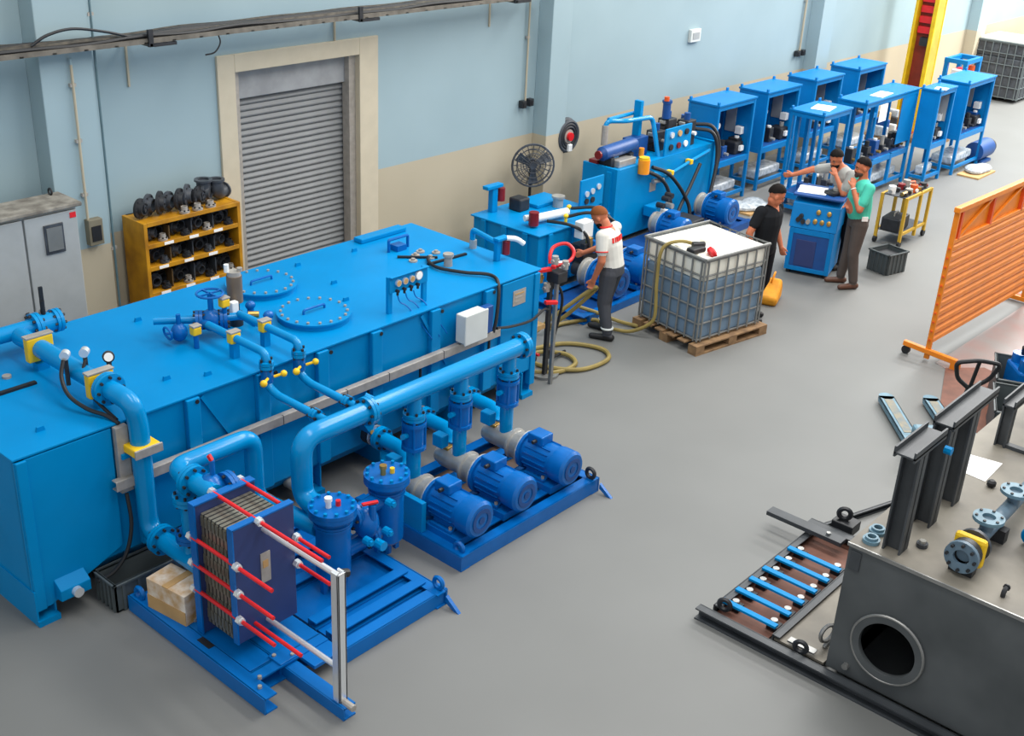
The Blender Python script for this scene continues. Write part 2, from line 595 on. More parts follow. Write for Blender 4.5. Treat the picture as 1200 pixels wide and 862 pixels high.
def flange(rr, m, label, loc, rz, group, lie=True):
    t = thing('pipe_flange', label, 'pipe fitting', loc, rz, group, local=True)
    if lie:
        B().lathe((0, 0, 0), (0, 0, 1), [(rr * .5, 0), (rr, 0), (rr, .025), (rr * .68, .03), (rr * .6, .07), (rr * .5, .07)], 18, closed=True).build('ring', m, t)
        bolts('bolt', (0, 0, .025), (0, 0, 1), rr * .84, 6, BLKM, t, 0.01, .012)
    else:
        B().lathe((0, 0, rr), (0.25, -1, 0), [(rr * .5, -.02), (rr, -.02), (rr, .005), (rr * .68, .01), (rr * .6, .05), (rr * .5, .05)], 18, closed=True).build('ring', m, t)
        bolts('bolt', (0, 0, rr), (0.25, -1, 0), rr * .84, 6, BLKM, t, 0.01, .015)
    return t


# fittings piled on the shelf top
gt = 'black fittings on top of the yellow shelf'
for k in range(8):
    x = 6.19 + k * 0.115
    flange(0.105 + 0.008 * (k % 3), FITM if k % 2 else BLKM, 'black round fitting, %s from left in the row on top of the yellow shelf' % ('first', 'second', 'third', 'fourth', 'fifth', 'sixth', 'seventh', 'eighth')[k], (x, 10.2 + .03 * (k % 2), 1.70), R(10 + 8 * (k % 3)), gt, lie=False)
elbow(0.075, FITM, 'upright black elbow standing highest in the pile on the yellow shelf', (6.98, 10.25, 1.70), R(180), None)
elbow(0.07, FITM, 'black elbow at the right end of the yellow shelf top', (7.12, 10.22, 1.70), R(30), None)
flange(0.09, BLKM, 'black flange leaning behind the elbows on the yellow shelf', (7.1, 10.34, 1.70), R(-10), None, lie=False)
for k in range(3):
    flange(0.055, GALV, ('left', 'middle', 'right')[k] + ' one of three small grey flanges lying on the yellow shelf top', (6.62 + .16 * k, 10.09, 1.70), R(20 * k), 'small grey flanges on the yellow shelf')
# fittings in the bays
names = ('upper', 'middle', 'lower')
for r, (z0, z1) in enumerate(zip(SZ[1:4], SZ[0:3])):
    for k in range(4):
        xc = X0 + 0.05 + (k + .5) * (X1 - X0 - 0.1) / 4
        g = 'fittings in the %s row of the yellow shelf' % names[r]
        bay = ', bay %s from left, %s row of yellow shelf' % (('one', 'two', 'three', 'four')[k], names[r])
        lb = 'black pipe elbow' + bay
        lf = 'dark round flange at the back' + bay
        lf2 = 'dark round flange in the middle' + bay
        lg = 'small round flange at the front' + bay
        elbow(0.05, BLKM if (k + r) % 2 else FITM, lb, (xc - .06, 10.31, z0), R(random.uniform(0, 70)), g)
        flange(0.088, FITM if (k + r) % 2 else BLKM, lf, (xc + .05, 10.2, z0), R(random.uniform(-20, 20)), g + ' flanges', lie=False)
        flange(0.08, BLKM if (k + r) % 2 else FITM, lf2, (xc - .03, 10.16, z0), R(random.uniform(-30, 30)), g + ' flanges', lie=False)
        flange(0.05, (GALV, FITM, BLKM, BLKM)[(k * 2 + r) % 4], lg, (xc + .06, 10.09, z0), 0, g + ' small flanges')

# ---------------------------------------------------------------- the big tank
T = thing('hydraulic_tank', 'large bright blue hydraulic oil tank with manholes and pipework on top', 'tank', (5.97, 8.05, 0))
TX0, TX1, TY0, TY1, TZ = 3.16, 8.78, 7.13, 8.98, 1.40
b = B().prism([(TX0, TY0, .28), (TX0, TY0 + .1, .16), (TX0, TY1 - .1, .16), (TX0, TY1, .28), (TX0, TY1, TZ - .02), (TX0, TY0, TZ - .02)], (TX1 - TX0, 0, 0))
b.build('tank_body', BLUE, T, sm=0, bev=0.006)
B().box(TX0 - .015, TX1 + .015, TY0 - .03, TY1 + .02, TZ - .02, TZ).build('top_plate', BLUE, T, sm=0, bev=0.005)
# end section cheek plate and skirt at the left
B().prism([(3.155, TY0 - .03, TZ - .03), (3.9, TY0 - .03, TZ - .03), (3.9, TY0 - .03, .36), (3.28, TY0 - .03, .12), (3.155, TY0 - .03, .12)], (0, .03, 0)).build('end_cheek_plate', BLUE, T, sm=0, bev=.004)
rib = None
for x in (4.12, 4.60, 5.27, 5.90, 6.52, 7.26, 8.0):
    if rib is None:
        rib = B().box(x - .06, x + .06, TY0 - .055, TY0, .3, TZ - .025).build('stiffener', BLUE, T, sm=0, bev=0.008)
    else:
        at(rib, (x - 4.12, 0, 0))
lug = None
for x in (4.63, 5.39, 5.98, 6.56, 7.33, 8.05):
    B().cyl((x, TY0 - .062, 1.345), (x, TY0 - .05, 1.345), 0.018, n=10).build('lifting_hole', BLACK, T)
for x in (3.45, 4.5, 6.9):
    B().bar((x + .2, TY0 - .015, TZ - .05), (x + .55, TY0 - .015, .75), .012, .03).build('weld_brace', BLUE, T, sm=0)
for x in (8.72, 3.2):
    B().box(x - .04, x + .04, TY0 - .05, TY0 + .02, .12, TZ - .03).build('corner_post', BLUE, T, sm=0, bev=.008)
B().box(8.2, 8.68, TY0 - .035, TY0, .3, TZ - .03).build('side_panel', BLUE, T, sm=0, bev=.006)
B().box(8.36, 8.55, TY0 - .04, TY0 - .034, 1.1, 1.26).build('name_plate', GALV, T, sm=0)
for i in range(3):
    B().box(8.39, 8.39 + (.13, .11, .06)[i], TY0 - .043, TY0 - .039, 1.215 - .04 * i, 1.228 - .04 * i).build('name_plate_line', CARD if i == 0 else CAST, T, sm=0)
foot = None
for x in (3.2, 4.55, 5.75, 6.6, 7.6, 8.6):
    if foot is None:
        foot = B().box(x - .05, x + .12, TY0 - .07, TY1 + .05, 0.0, .05).box(x - .05, x - .035, TY0 - .05, TY1 + .05, .05, .3).box(x + .105, x + .12, TY0 - .02, TY1, .05, .3).build('foot_channel', BLUE, T, sm=0)
    else:
        at(foot, (x - 3.2, 0, 0))
for x in (5.25, 5.55, 8.3):
    B().cyl((x, TY0 - .1, .2), (x, TY0 + .05, .2), .05, n=12).build('drain_plug', CAST, T)
B().prism([(3.32, TY0, .34), (3.32, TY0 - .12, .26), (3.32, TY0 - .12, .17), (3.32, TY0, .15)], (.24, 0, 0)).build('drain_trough', BLUE, T, sm=0, bev=.006)
B().cyl((3.44, TY0 - .12, .215), (3.44, TY0 - .16, .215), .04, n=14).build('drain_valve', CHROME, T)
# manholes
for (mx, my) in ((6.28, 7.65), (6.37, 8.52)):
    lid = B().cyl((mx, my, TZ), (mx, my, TZ + .045), .32, n=40).build('manhole_flange', BLUE, T)
    B().cyl((mx, my, TZ + .045), (mx, my, TZ + .062), .335, n=40).build('manhole_cover', BLUE, lid)
    B().tube([(mx - .12, my, TZ + .06), (mx - .12, my, TZ + .1), (mx + .12, my, TZ + .1), (mx + .12, my, TZ + .06)], .011, .03, 8).build('handle', MBLUE, lid)
    bolts('bolt', (mx, my, TZ + .062), (0, 0, 1), .295, 18, GALV, lid, .014, .016)
# lifting pads on the top
pad = None
for (x, y) in ((3.5, 7.35), (4.62, 7.45), (5.1, 8.6), (6.95, 8.15), (7.0, 8.75), (7.7, 8.7), (4.9, 7.3), (6.75, 7.75)):
    if pad is None:
        pad = B().prism([(x - .035, y, TZ), (x + .035, y, TZ), (x + .025, y, TZ + .035), (x - .025, y, TZ + .035)], (0, .02, 0)).build('lifting_pad', BLUE, T, sm=0)
    else:
        at(pad, (x - 3.5, y - 7.35, 0))
B().box(3.2, 3.86, 8.06, 8.1, TZ, TZ + .02).build('cover_seam_bar', BLACK, T, sm=0)
B().cyl((3.75, 8.32, TZ), (3.75, 8.32, TZ + .02), .035).build('plug', GALV, T)
B().box(7.9, 8.55, 8.82, 8.95, TZ, TZ + .05).build('edge_rail', BLUE, T, sm=0, bev=.01)
B().tube([(7.95, 8.46, TZ), (7.95, 8.46, TZ + .13), (8.22, 8.46, TZ + .13), (8.22, 8.46, TZ)], .016, .02, 8).box(8.02, 8.15, 8.4, 8.52, TZ, TZ + .06).build('level_gauge_guard', MBLUE, T)
B().bar((7.9, 8.28, TZ + .012), (8.2, 8.0, TZ + .012), .03, .02).bar((7.98, 7.92, TZ + .012), (8.5, 7.88, TZ + .012), .03, .02).build('cover_strap', BLACK, T, sm=0)
for (x, y) in ((7.95, 8.1), (8.08, 8.2), (8.2, 8.25), (8.15, 8.05), (8.3, 8.12)):
    B().cyl((x, y, TZ), (x, y, TZ + .015), .045, n=14).cyl((x, y, TZ + .015), (x, y, TZ + .035), .02, n=8).build('cap', GALV, T)
B().cyl((8.13, 7.78, TZ), (8.13, 7.78, TZ + .1), .045, .04, n=14).cyl((8.13, 7.78, TZ + .1), (8.13, 7.78, TZ + .13), .055, n=14).build('breather', GALV, T)
# gauge panel on legs
pb = B().box(6.82, 7.30, 7.245, 7.255, TZ + .2, TZ + .36).box(6.82, 7.30, 7.22, 7.245, TZ + .35, TZ + .36).build('gauge_panel', BLUE, T, sm=0, bev=.003)
for x in (6.84, 7.28):
    B().box(x - .025, x + .025, 7.256, 7.29, TZ, TZ + .355).build('panel_leg', BLUE, T, sm=0, bev=.003)
for k in range(4):
    x = 6.92 + .085 * k
    g = B().cyl((x, 7.245, TZ + .285 + (.012 if k == 3 else 0)), (x, 7.225, TZ + .285 + (.012 if k == 3 else 0)), .032 + (.012 if k == 3 else 0), n=16).build('pressure_gauge', CHROME, pb)
    B().cyl((x, 7.225, TZ + .285 + (.012 if k == 3 else 0)), (x, 7.222, TZ + .285 + (.012 if k == 3 else 0)), .025 + (.011 if k == 3 else 0), n=16).build('dial', PAPER if k == 3 else CARD, pb)
    B().cyl((x - .02, 7.24, TZ + .215), (x - .02, 7.21, TZ + .215), .016, n=8).cyl((x - .02, 7.225, TZ + .2), (x - .02, 7.225, TZ + .175), .012, n=8).build('gauge_valve', BLACK, pb)
for x in (6.9, 7.0, 7.1):
    B().cable([(x, 7.225, TZ + .17), (x + .03, 7.22, TZ + .1), (x + .12, 7.19, TZ + .02), (x + .3, TY0 - .06, TZ - .3)], .006, 5).build('gauge_line', MBLUE, T)
# junction box and its cables
j = B().box(7.50, 7.80, TY0 - .19, TY0 - .07, .99, 1.28).build('junction_box', LGREY, T, sm=0, bev=.012)
B().box(7.49, 7.81, TY0 - .21, TY0 - .19, .98, 1.29).build('junction_box_lid', LGREY, j, sm=0, bev=.01)
B().box(7.82, 7.96, TY0 - .14, TY0 - .06, .98, 1.26).build('terminal_block', CBACK, T, sm=0, bev=.01)
B().cable([(8.1, 8.04, TZ + .03), (7.99, 7.9, TZ + .03), (7.96, 7.72, TZ + .03), (8.06, 7.48, TZ + .03), (8.2, 7.26, TZ + .03), (8.14, 7.1, TZ - .02), (8.05, 7.03, 1.1), (8.0, 7.02, .95)], .018, 7).build('cable', BLACK, T)
B().cable([(8.05, 7.02, .98), (8.3, 7.04, .92), (8.6, 7.04, .9), (8.82, 7.06, .95), (8.95, 7.1, .9)], .014, 7).build('cable', BLACK, T)
for x in (5.9, 6.55, 7.5):
    B().tube([(x + .5, TY0 - .06, .92), (x + .5, TY0 - .06, .55)], .014, 0, 7).build('cable_drop', BLACK, T)
# galvanised cable duct along the front
B().box(3.85, 8.1, TY0 - .12, TY0 - .11, .885, .965).box(3.85, 8.1, TY0 - .11, TY0 - .055, .955, .965).box(3.85, 8.1, TY0 - .11, TY0 - .055, .885, .895).build('cable_duct', GALV, T, sm=0, bev=.003)
for x in (4.6, 5.4, 6.1, 6.6, 7.3):
    B().box(x, x + .004, TY0 - .123, TY0 - .1, .884, .968).build('duct_joint', FITM, T, sm=0)
B().box(3.91, 4.01, TY0 - .08, TY0 - .03, .83, 1.38).build('vertical_duct', GALV, T, sm=0, bev=.003)
B().cable([(3.93, 7.02, .84), (3.92, 6.98, .6), (3.86, 6.98, .38), (3.75, 7.0, .24), (3.62, 7.02, .2)], .016, 7).build('cable', BLACK, T)
# gauges and hoses on the return line
for (x, y, bx) in ((3.93, 7.7, 0), (4.06, 7.65, .08)):
    B().cyl((x, y, 1.5), (x, y, 1.72), .018, n=8).build('gauge_stem', BLKM, T)
    B().cyl((x - .02, y - .02, 1.75), (x + .02, y + .02, 1.75), .036, n=14).build('pressure_gauge', CHROME, T)
B().cyl((4.2, 7.56, 1.5), (4.2, 7.56, 1.66), .02, n=8).build('gauge_stem', BLKM, T)
B().lathe((4.2, 7.56, 1.7), (-.5, -1, .3), [(.038, -.02), (.046, 0), (.046, .025), (.038, .03)], 16).build('pressure_gauge', BLKM, T)
B().cyl(V((4.2, 7.56, 1.7)) + V((-.5, -1, .3)).normalized() * .03, V((4.2, 7.56, 1.7)) + V((-.5, -1, .3)).normalized() * .033, .034, n=16).build('dial', PAPER, T)
B().cable([(3.9, 7.68, 1.72), (3.84, 7.62, 1.62), (3.82, 7.5, 1.52), (3.87, 7.34, 1.45), (3.93, 7.2, 1.43), (3.96, 7.08, 1.40)], .016, 7).build('gauge_hose', BLACK, T)
B().cable([(4.05, 7.63, 1.7), (3.99, 7.58, 1.6), (3.97, 7.45, 1.5), (3.96, 7.3, 1.46), (3.97, 7.12, 1.41)], .014, 7).build('gauge_hose', BLACK, T)


def clampblock(c, ax, wx, m=YEL, plate=True):
    """yellow two-half pipe clamp with a steel cover plate; ax is the pipe direction"""
    c = V(c)
    a = V(ax).normalized()
    u = V((0, 0, 1)) if abs(a.z) < .5 else V((0, -1, 0))
    s = a.cross(u).normalized()
    o = B().bar(c - a * .035, c + a * .035, wx, wx * .92, u).build('pipe_clamp', m, T, sm=0, bev=.012)
    B().bar(c - a * .035 + u * (wx * .46 + .008), c + a * .035 + u * (wx * .46 + .008), wx * 1.05, .016, u).build('clamp_plate', GALV, o, sm=0, bev=.003)
    return o


def pflange(c, ax, rr, parent, nb=8, m=PIPE, th=.03):
    c, a = V(c), V(ax).normalized()
    o = B().cyl(c - a * th, c - a * .002, rr, n=24).cyl(c + a * .002, c + a * th, rr, n=24).build('pipe_flange', m, parent)
    bolts('flange_bolt', c - a * (th + .02), a, rr * .82, nb, BLKM, o, .012, th * 2 + .04)
    return o


# return line P1
B().tube([(2.6, 8.66, 1.6), (4.2, 8.66, 1.6)], .066, 0, 16).build('return_header', PIPE, T)
pflange((4.2, 8.66, 1.6), (1, 0, 0), .11, T)
B().cyl((4.23, 8.66, 1.6), (4.36, 8.66, 1.6), .085, n=16).build('butterfly_valve', PIPE, T)
B().cyl((4.28, 8.66, 1.66), (4.28, 8.66, 1.8), .02, n=8).bar((4.28, 8.66, 1.8), (4.28, 8.66, 1.92), .03, .02).build('valve_lever', BLACK, T)
pflange((4.38, 8.66, 1.6), (1, 0, 0), .1, T)
B().tube([(4.03, 8.6, 1.58), (4.03, 7.0, 1.58), (4.07, 7.0, 1.4), (4.07, 7.0, .46), (4.07, 6.12, .46)], .075, .15, 16, 7).build('return_pipe', PIPE, T)
clampblock((4.03, 8.3, 1.58), (0, -1, 0), .22)
clampblock((4.03, 7.42, 1.58), (0, -1, 0), .21)
B().box(3.98, 4.08, 8.26, 8.34, TZ, 1.46).box(3.98, 4.08, 7.38, 7.46, TZ, 1.46).build('pipe_support', BLUE, T, sm=0)
pflange((4.03, 7.3, 1.58), (0, 1, 0), .125, T)
clampblock((4.07, 7.0, 1.2), (0, 0, -1), .22)
B().box(3.93, 4.21, 7.03, 7.12, 1.12, 1.16).build('pipe_support', BLUE, T, sm=0)
pflange((4.07, 6.82, .46), (0, 1, 0), .12, T)
# two small lines P2
for (x, yb, zz) in ((5.26, 7.44, 1.58), (5.59, 7.46, 1.58)):
    B().tube([(x, yb + .35, zz), (x, 7.02, zz), (x, 7.02, 1.3), (x, 6.9, 1.25), (x + .0, 6.26, 1.25)], .034, .07, 12).build('feed_pipe', PIPE, T)
    clampblock((x, yb, zz), (0, -1, 0), .1)
    B().box(x - .03, x + .03, yb - .03, yb + .03, TZ, zz - .045).build('pipe_support', BLUE, T, sm=0)
    B().cyl((x, 7.02, 1.33), (x, 7.02, 1.44), .052, n=12).build('ball_valve', MBLUE, T)
    B().cyl((x - .03, 6.97, 1.38), (x - .1, 6.93, 1.38), .012, n=8).ell((x - .11, 6.92, 1.38), .03, .03, .03).build('valve_knob', YEL, T)
    B().cyl((x + .03, 6.97, 1.38), (x + .1, 6.93, 1.4), .012, n=8).ell((x + .1, 6.93, 1.4), .028, .028, .028).build('valve_knob', YEL, T)
    pflange((x, 7.02, 1.48), (0, 0, 1), .06, T, 4)
    pflange((x, 6.42, 1.25), (0, 1, 0), .055, T, 4)
# valve cluster behind the feed lines
B().tube([(5.0, 8.2, 1.56), (5.4, 7.9, 1.56), (5.62, 7.8, 1.56), (5.59, 7.6, 1.56)], .034, .06, 12).build('feed_pipe', PIPE, T)
B().tube([(5.26, 7.78, 1.58), (5.3, 8.1, 1.52), (5.3, 8.3, 1.45)], .034, .06, 12).build('feed_pipe', MBLUE, T)
v = B().ell((5.37, 7.9, 1.56), .09, .09, .1).cyl((5.37, 7.9, 1.6), (5.37, 7.9, 1.8), .024, n=10).build('gate_valve', MBLUE, T)
B().torus((5.37, 7.9, 1.8), (0, 0, 1), .11, .011).bar((5.26, 7.9, 1.8), (5.48, 7.9, 1.8), .014).bar((5.37, 7.79, 1.8), (5.37, 8.01, 1.8), .014).build('handwheel', MBLUE, v)
pflange((5.29, 7.96, 1.56), (.8, -.6, 0), .085, T, 6, MBLUE)
pflange((5.46, 7.85, 1.56), (.8, -.6, 0), .085, T, 6, MBLUE)
v = B().ell((5.1, 7.98, 1.5), .07, .07, .08).cyl((5.1, 7.98, 1.5), (5.1, 7.98, 1.66), .02, n=10).build('gate_valve', MBLUE, T)
B().torus((4.99, 7.98, 1.52), (1, 0, .2), .055, .01).cyl((5.1, 7.98, 1.5), (4.97, 7.98, 1.52), .012, n=8).build('handwheel', MBLUE, v)
for (x, y, z) in ((5.14, 7.8, 1.56), (5.45, 7.82, 1.72)):
    clampblock((x, y, z), (0, -1, 0), .08)
    B().cyl((x, y, TZ), (x, y, z - .04), .022, n=8).build('pipe_support', MBLUE, T)
# filler breather tower
ft = B().cyl((5.68, 7.98, TZ), (5.68, 7.98, 1.52), .06, n=14).build('filler_neck', BLKM, T)
B().cyl((5.68, 7.98, 1.52), (5.68, 7.98, 1.62), .035, n=14).build('filler_body', BLACK, ft)
B().cyl((5.68, 7.98, 1.62), (5.68, 7.98, 1.86), .068, n=18).build('filter_housing', mat('brown_grey_housing', (120, 104, 88), .45, metal=.3), ft)
B().cyl((5.68, 7.98, 1.86), (5.68, 7.98, 1.9), .06, n=18).cyl((5.72, 7.95, 1.9), (5.72, 7.95, 1.93), .025, n=10).build('filter_cap', GALV, ft)
B().cyl((5.62, 8.0, 1.9), (5.62, 8.0, 1.97), .022, n=10).build('indicator', WHITE, ft)
B().box(5.56, 5.63, 7.86, 7.92, 1.53, 1.67).build('level_switch', WHITE, ft, sm=0, bev=.01)
B().cyl((5.75, 7.9, 1.5), (5.82, 7.84, 1.5), .03, n=10).build('side_port', BRASS, ft)
for (x, y) in ((5.85, 8.0), (5.83, 7.72)):
    B().cyl((x, y, TZ), (x, y, TZ + .12), .03, n=10).ell((x, y, TZ + .13), .05, .04, .04).build('small_valve', MBLUE, T)
# breathers with red cups on the right end
B().tube([(8.71, 7.99, TZ), (8.71, 7.99, TZ + .2), (8.6, 7.56, TZ + .2)], .03, .04, 10).build('breather_pipe', PIPE, T)
B().box(8.585, 8.645, 7.53, 7.58, TZ, TZ + .24).build('breather_post', BLUE, T, sm=0, bev=.006)
B().box(8.57, 8.74, 7.5, 7.58, TZ + .22, TZ + .25).build('breather_arm', BLUE, T, sm=0, bev=.006)
B().cyl((8.71, 7.52, TZ + .06), (8.71, 7.52, TZ + .2), .04, n=14).build('breather_cup', DRED, T)
B().tube([(8.71, 7.52, TZ + .23), (8.8, 7.46, TZ + .22), (8.87, 7.42, TZ + .16)], .028, .04, 10).build('breather_outlet', WHITE, T)
B().cyl((8.71, 7.98, TZ), (8.71, 7.98, TZ + .09), .04, n=10).build('pipe_socket', CAST, T)
# end valves with red caps
for k, (y, z) in enumerate(((7.3, 1.15), (7.35, .5), (7.5, .35), (7.28, .28))):
    o = B().cyl((8.78, y, z), (8.93, y, z), .035, n=10).ell((8.95, y, z), .05, .05, .05).build('end_valve', (MBLUE, CAST, BRASS, BLKM)[k], T)
    B().bar((8.96, y - .08, z + .06), (8.96, y + .06, z + .06), .03, .02).build('valve_lever', RED if k != 2 else YEL, o, sm=0)
# ---------------------------------------------------------------- cooler skid with plate heat exchanger and duplex filter
K = thing('cooler_skid', 'blue skid carrying a plate heat exchanger with red tie bolts and a duplex filter', 'cooler skid', (4.6, 5.95, 0))


def channel(b, p, q, w, h, th=.012, side=1):
    """U channel on edge between two points (open to one side)"""
    p, q = V(p), V(q)
    d = (q - p).normalized()
    if abs(d.x) > abs(d.y):      # beams meeting at a corner must not share a face
        h -= .004
        w -= .003
        p.z += .002
        q.z += .002
        p += d * .004
        q -= d * .004
    s = d.cross(V((0, 0, 1))).normalized() * side
    for (o, ww, hh, dz) in ((s * 0, th, h, h / 2), (s * (w / 2), w, th, th / 2), (s * (w / 2), w, th, h - th / 2)):
        b.bar(p + o + V((0, 0, dz)), q + o + V((0, 0, dz)), ww, hh)
    return b


def lug_at(parent, x, y, z, ax, m=SKIDB, s=.06):
    """lifting lug: plate with an eye"""
    o = B().torus((x, y, z + s * 1.1), ax, s * .75, s * .32, 14, 6).build('lifting_lug', m, parent)
    return o


channel(B(), (3.73, 6.8, 0), (3.73, 5.16, 0), .1, .13, side=-1).build('skid_beam', SKIDB, K, sm=0)
channel(B(), (5.47, 6.8, 0), (5.47, 5.16, 0), .1, .13, side=1).build('skid_beam', SKIDB, K, sm=0)
channel(B(), (4.05, 6.6, 0), (4.05, 5.4, 0), .14, .13, side=-1).build('skid_beam', SKIDB, K, sm=0)
channel(B(), (4.45, 5.18, 0), (5.5, 5.18, 0), .1, .13, side=-1).build('skid_beam', SKIDB, K, sm=0)
channel(B(), (3.73, 5.45, 0), (4.45, 5.45, 0), .1, .13, side=1).build('skid_beam', SKIDB, K, sm=0)
channel(B(), (3.73, 6.75, 0), (5.47, 6.75, 0), .1, .13, side=1).build('skid_beam', SKIDB, K, sm=0)
B().box(3.84, 4.04, 5.47, 6.7, .10, .125).box(4.19, 4.45, 5.2, 6.7, .09, .12).build('deck_plate', SKIDB, K, sm=0, bev=.003)
B().box(4.5, 5.44, 5.22, 6.7, .05, .08).build('drip_pan', MBLUE, K, sm=0, bev=.003)
for y in (5.42, 5.62, 6.1, 6.4):
    channel(B(), (4.48, y, .08), (5.42, y, .08), .09, .07, side=1).build('cross_member', SKIDB, K, sm=0)
channel(B(), (4.06, 5.42, 0), (4.06, 4.74, 0), .1, .1, side=-1).build('extension_beam', SKIDB, K, sm=0)
B().box(4.02, 4.2, 5.36, 5.5, .1, .14).build('splice_plate', SKIDB, K, sm=0, bev=.004)
for (x, y) in ((3.78, 5.28), (3.84, 5.36), (4.05, 5.47), (4.15, 5.39), (3.9, 6.2), (4.0, 6.25)):
    B().cyl((x, y, .125), (x, y, .15), .016, n=6).build('bolt', GALV, K, sm=0)
B().box(3.78, 3.83, 5.86, 6.0, .128, .135).build('slot', BLACK, K, sm=0)
lug_at(K, 5.44, 5.22, .12, (1, 0, 0))
lug_at(K, 3.78, 6.72, .1, (1, 0, 0))
lug_at(K, 5.4, 6.72, .12, (1, 0, 0))
B().prism([(5.44, 5.14, .1), (5.44, 5.0, -.0), (5.44, 5.05, 0), (5.44, 5.14, .04)], (.03, 0, 0)).build('corner_hook', MBLUE, K, sm=0)
# heat exchanger
HX0, HX1 = 3.86, 4.37
head = B().prism([(HX0, 6.03, .13), (HX1, 6.03, .13), (HX1, 6.03, 1.2), (HX0, 6.03, 1.2)], (0, .05, 0)).build('head_plate', NAVY, K, sm=0, bev=.004)
B().box(HX0 - .012, HX0, 6.02, 6.09, .13, 1.205).box(HX0 - .01, HX1, 6.02, 6.09, 1.2, 1.212).build('head_plate_edge', MBLUE, head, sm=0)
fol = B().prism([(HX0, 5.6, .27), (HX1, 5.6, .27), (HX1, 5.6, 1.2), (HX0, 5.6, 1.2)], (0, .045, 0)).build('follower_plate', NAVY, K, sm=0, bev=.004)
B().box(HX0 - .012, HX0, 5.595, 5.65, .27, 1.205).box(HX0 - .01, HX1, 5.595, 5.65, 1.2, 1.212).build('follower_plate_edge', MBLUE, fol, sm=0)
B().box(4.07, 4.15, 5.593, 5.6, .68, .92).build('rating_plate', GALV, fol, sm=0)
B().box(4.085, 4.13, 5.59, 5.593, .8, .86).build('rating_plate_mark', CARD, fol, sm=0)
PGA, PGB = mat('plate_gasket_black', (30, 30, 30), .6), mat('plate_stainless', (150, 146, 132), .35, metal=.6, scale=20)
p0 = {}
for k in range(26):
    y = 5.655 + k * .0143
    mm = PGA if k % 3 == 2 else PGB
    if mm.name not in p0:
        bb = B().box(HX0 + .045, HX1 - .045, 0, .0125, .22, 1.13)
        if mm is PGB:
            for j in range(6):
                bb.box(HX0 + .038, HX1 - .038, .002, .0105, .26 + j * .155, .34 + j * .155)
        o = bb.build('plate', mm, K, sm=0)
        o.location = (0, y, 0)
        p0[mm.name] = o
    else:
        at(p0[mm.name], (0, y - p0[mm.name].location.y, 0))


def tie(x, z, y0, y1, nut=True):
    o = B().cyl((x, y0, z), (x, y1, z), .0145, n=10).build('tie_bolt', RED, K)
    B().cyl((x, 6.08, z), (x, 6.12, z), .032, n=6).build('nut', CHROME, o)
    if nut:
        B().cyl((x, 5.595, z), (x, 5.56, z), .032, n=6).cyl((x, 5.56, z), (x, 5.545, z), .024, n=12).build('nut', CHROME, o)
    return o


for z in (.93, .71, .49):
    tie(HX0 + .0, z, 6.1, 5.2)
    if z > .6:
        tie(HX1 - .0, z, 6.1, 5.2 + .03)
tie(4.06, 1.2, 6.1, 4.93)
tie(4.3, 1.2, 6.1, 5.66, False)
tie(4.0, .38, 6.1, 5.1, False)
B().cyl((4.11, 6.03, 1.11), (4.11, 4.83, 1.11), .022, n=12).build('top_guide_rail', CHROME, K)
B().cyl((4.11, 6.03, .36), (4.11, 4.83, .36), .02, n=12).build('bottom_guide_rail', CHROME, K)
B().box(4.075, 4.145, 4.8, 4.815, .08, 1.14).box(4.075, 4.09, 4.8, 4.87, .08, 1.14).box(4.13, 4.145, 4.8, 4.87, .08, 1.14).build('support_column', CHROME, K, sm=0, bev=.003)
B().cyl((4.11, 4.84, .1), (4.11, 4.7, .1), .025, n=10).build('column_bolt', GALV, K)
B().cyl((4.2, 4.85, 1.08), (4.13, 4.85, 1.11), .03, n=10).build('rail_clamp', BLACK, K)
# pipe A from cooler over to the filter
B().tube([(4.09, 6.12, 1.16), (4.09, 6.62, 1.16), (4.8, 6.62, 1.16), (4.8, 6.62, .6), (4.88, 5.96, .6)], .073, .13, 16, 7).build('cooler_outlet_pipe', PIPE, K)
pflange((4.09, 6.38, 1.16), (0, 1, 0), .12, K)
vb = B().ell((4.14, 6.23, 1.14), .11, .12, .11).cyl((4.16, 6.23, 1.2), (4.16, 6.23, 1.36), .02, n=8).build('butterfly_valve', MBLUE, K)
B().bar((4.16, 6.23, 1.36), (4.15, 6.25, 1.4), .03, .022).build('valve_lever', RED, vb, sm=0)
pflange((4.24, 6.16, 1.14), (1, 0, 0), .12, K, 8, MBLUE)
B().tube([(4.09, 6.46, 1.16), (4.09, 6.46, .46)], .06, 0, 14).build('bypass_pipe', PIPE, K)
pflange((4.09, 6.46, .98), (0, 0, 1), .11, K)
pflange((4.09, 6.46, .66), (0, 0, 1), .11, K, 8, MBLUE)
pflange((4.09, 6.2, .46), (0, 1, 0), .13, K)
for x in (4.15, 4.24):
    B().cyl((x, 6.3, .13), (x, 6.3, 1.1), .018, n=8).build('stay_rod', MBLUE, K)
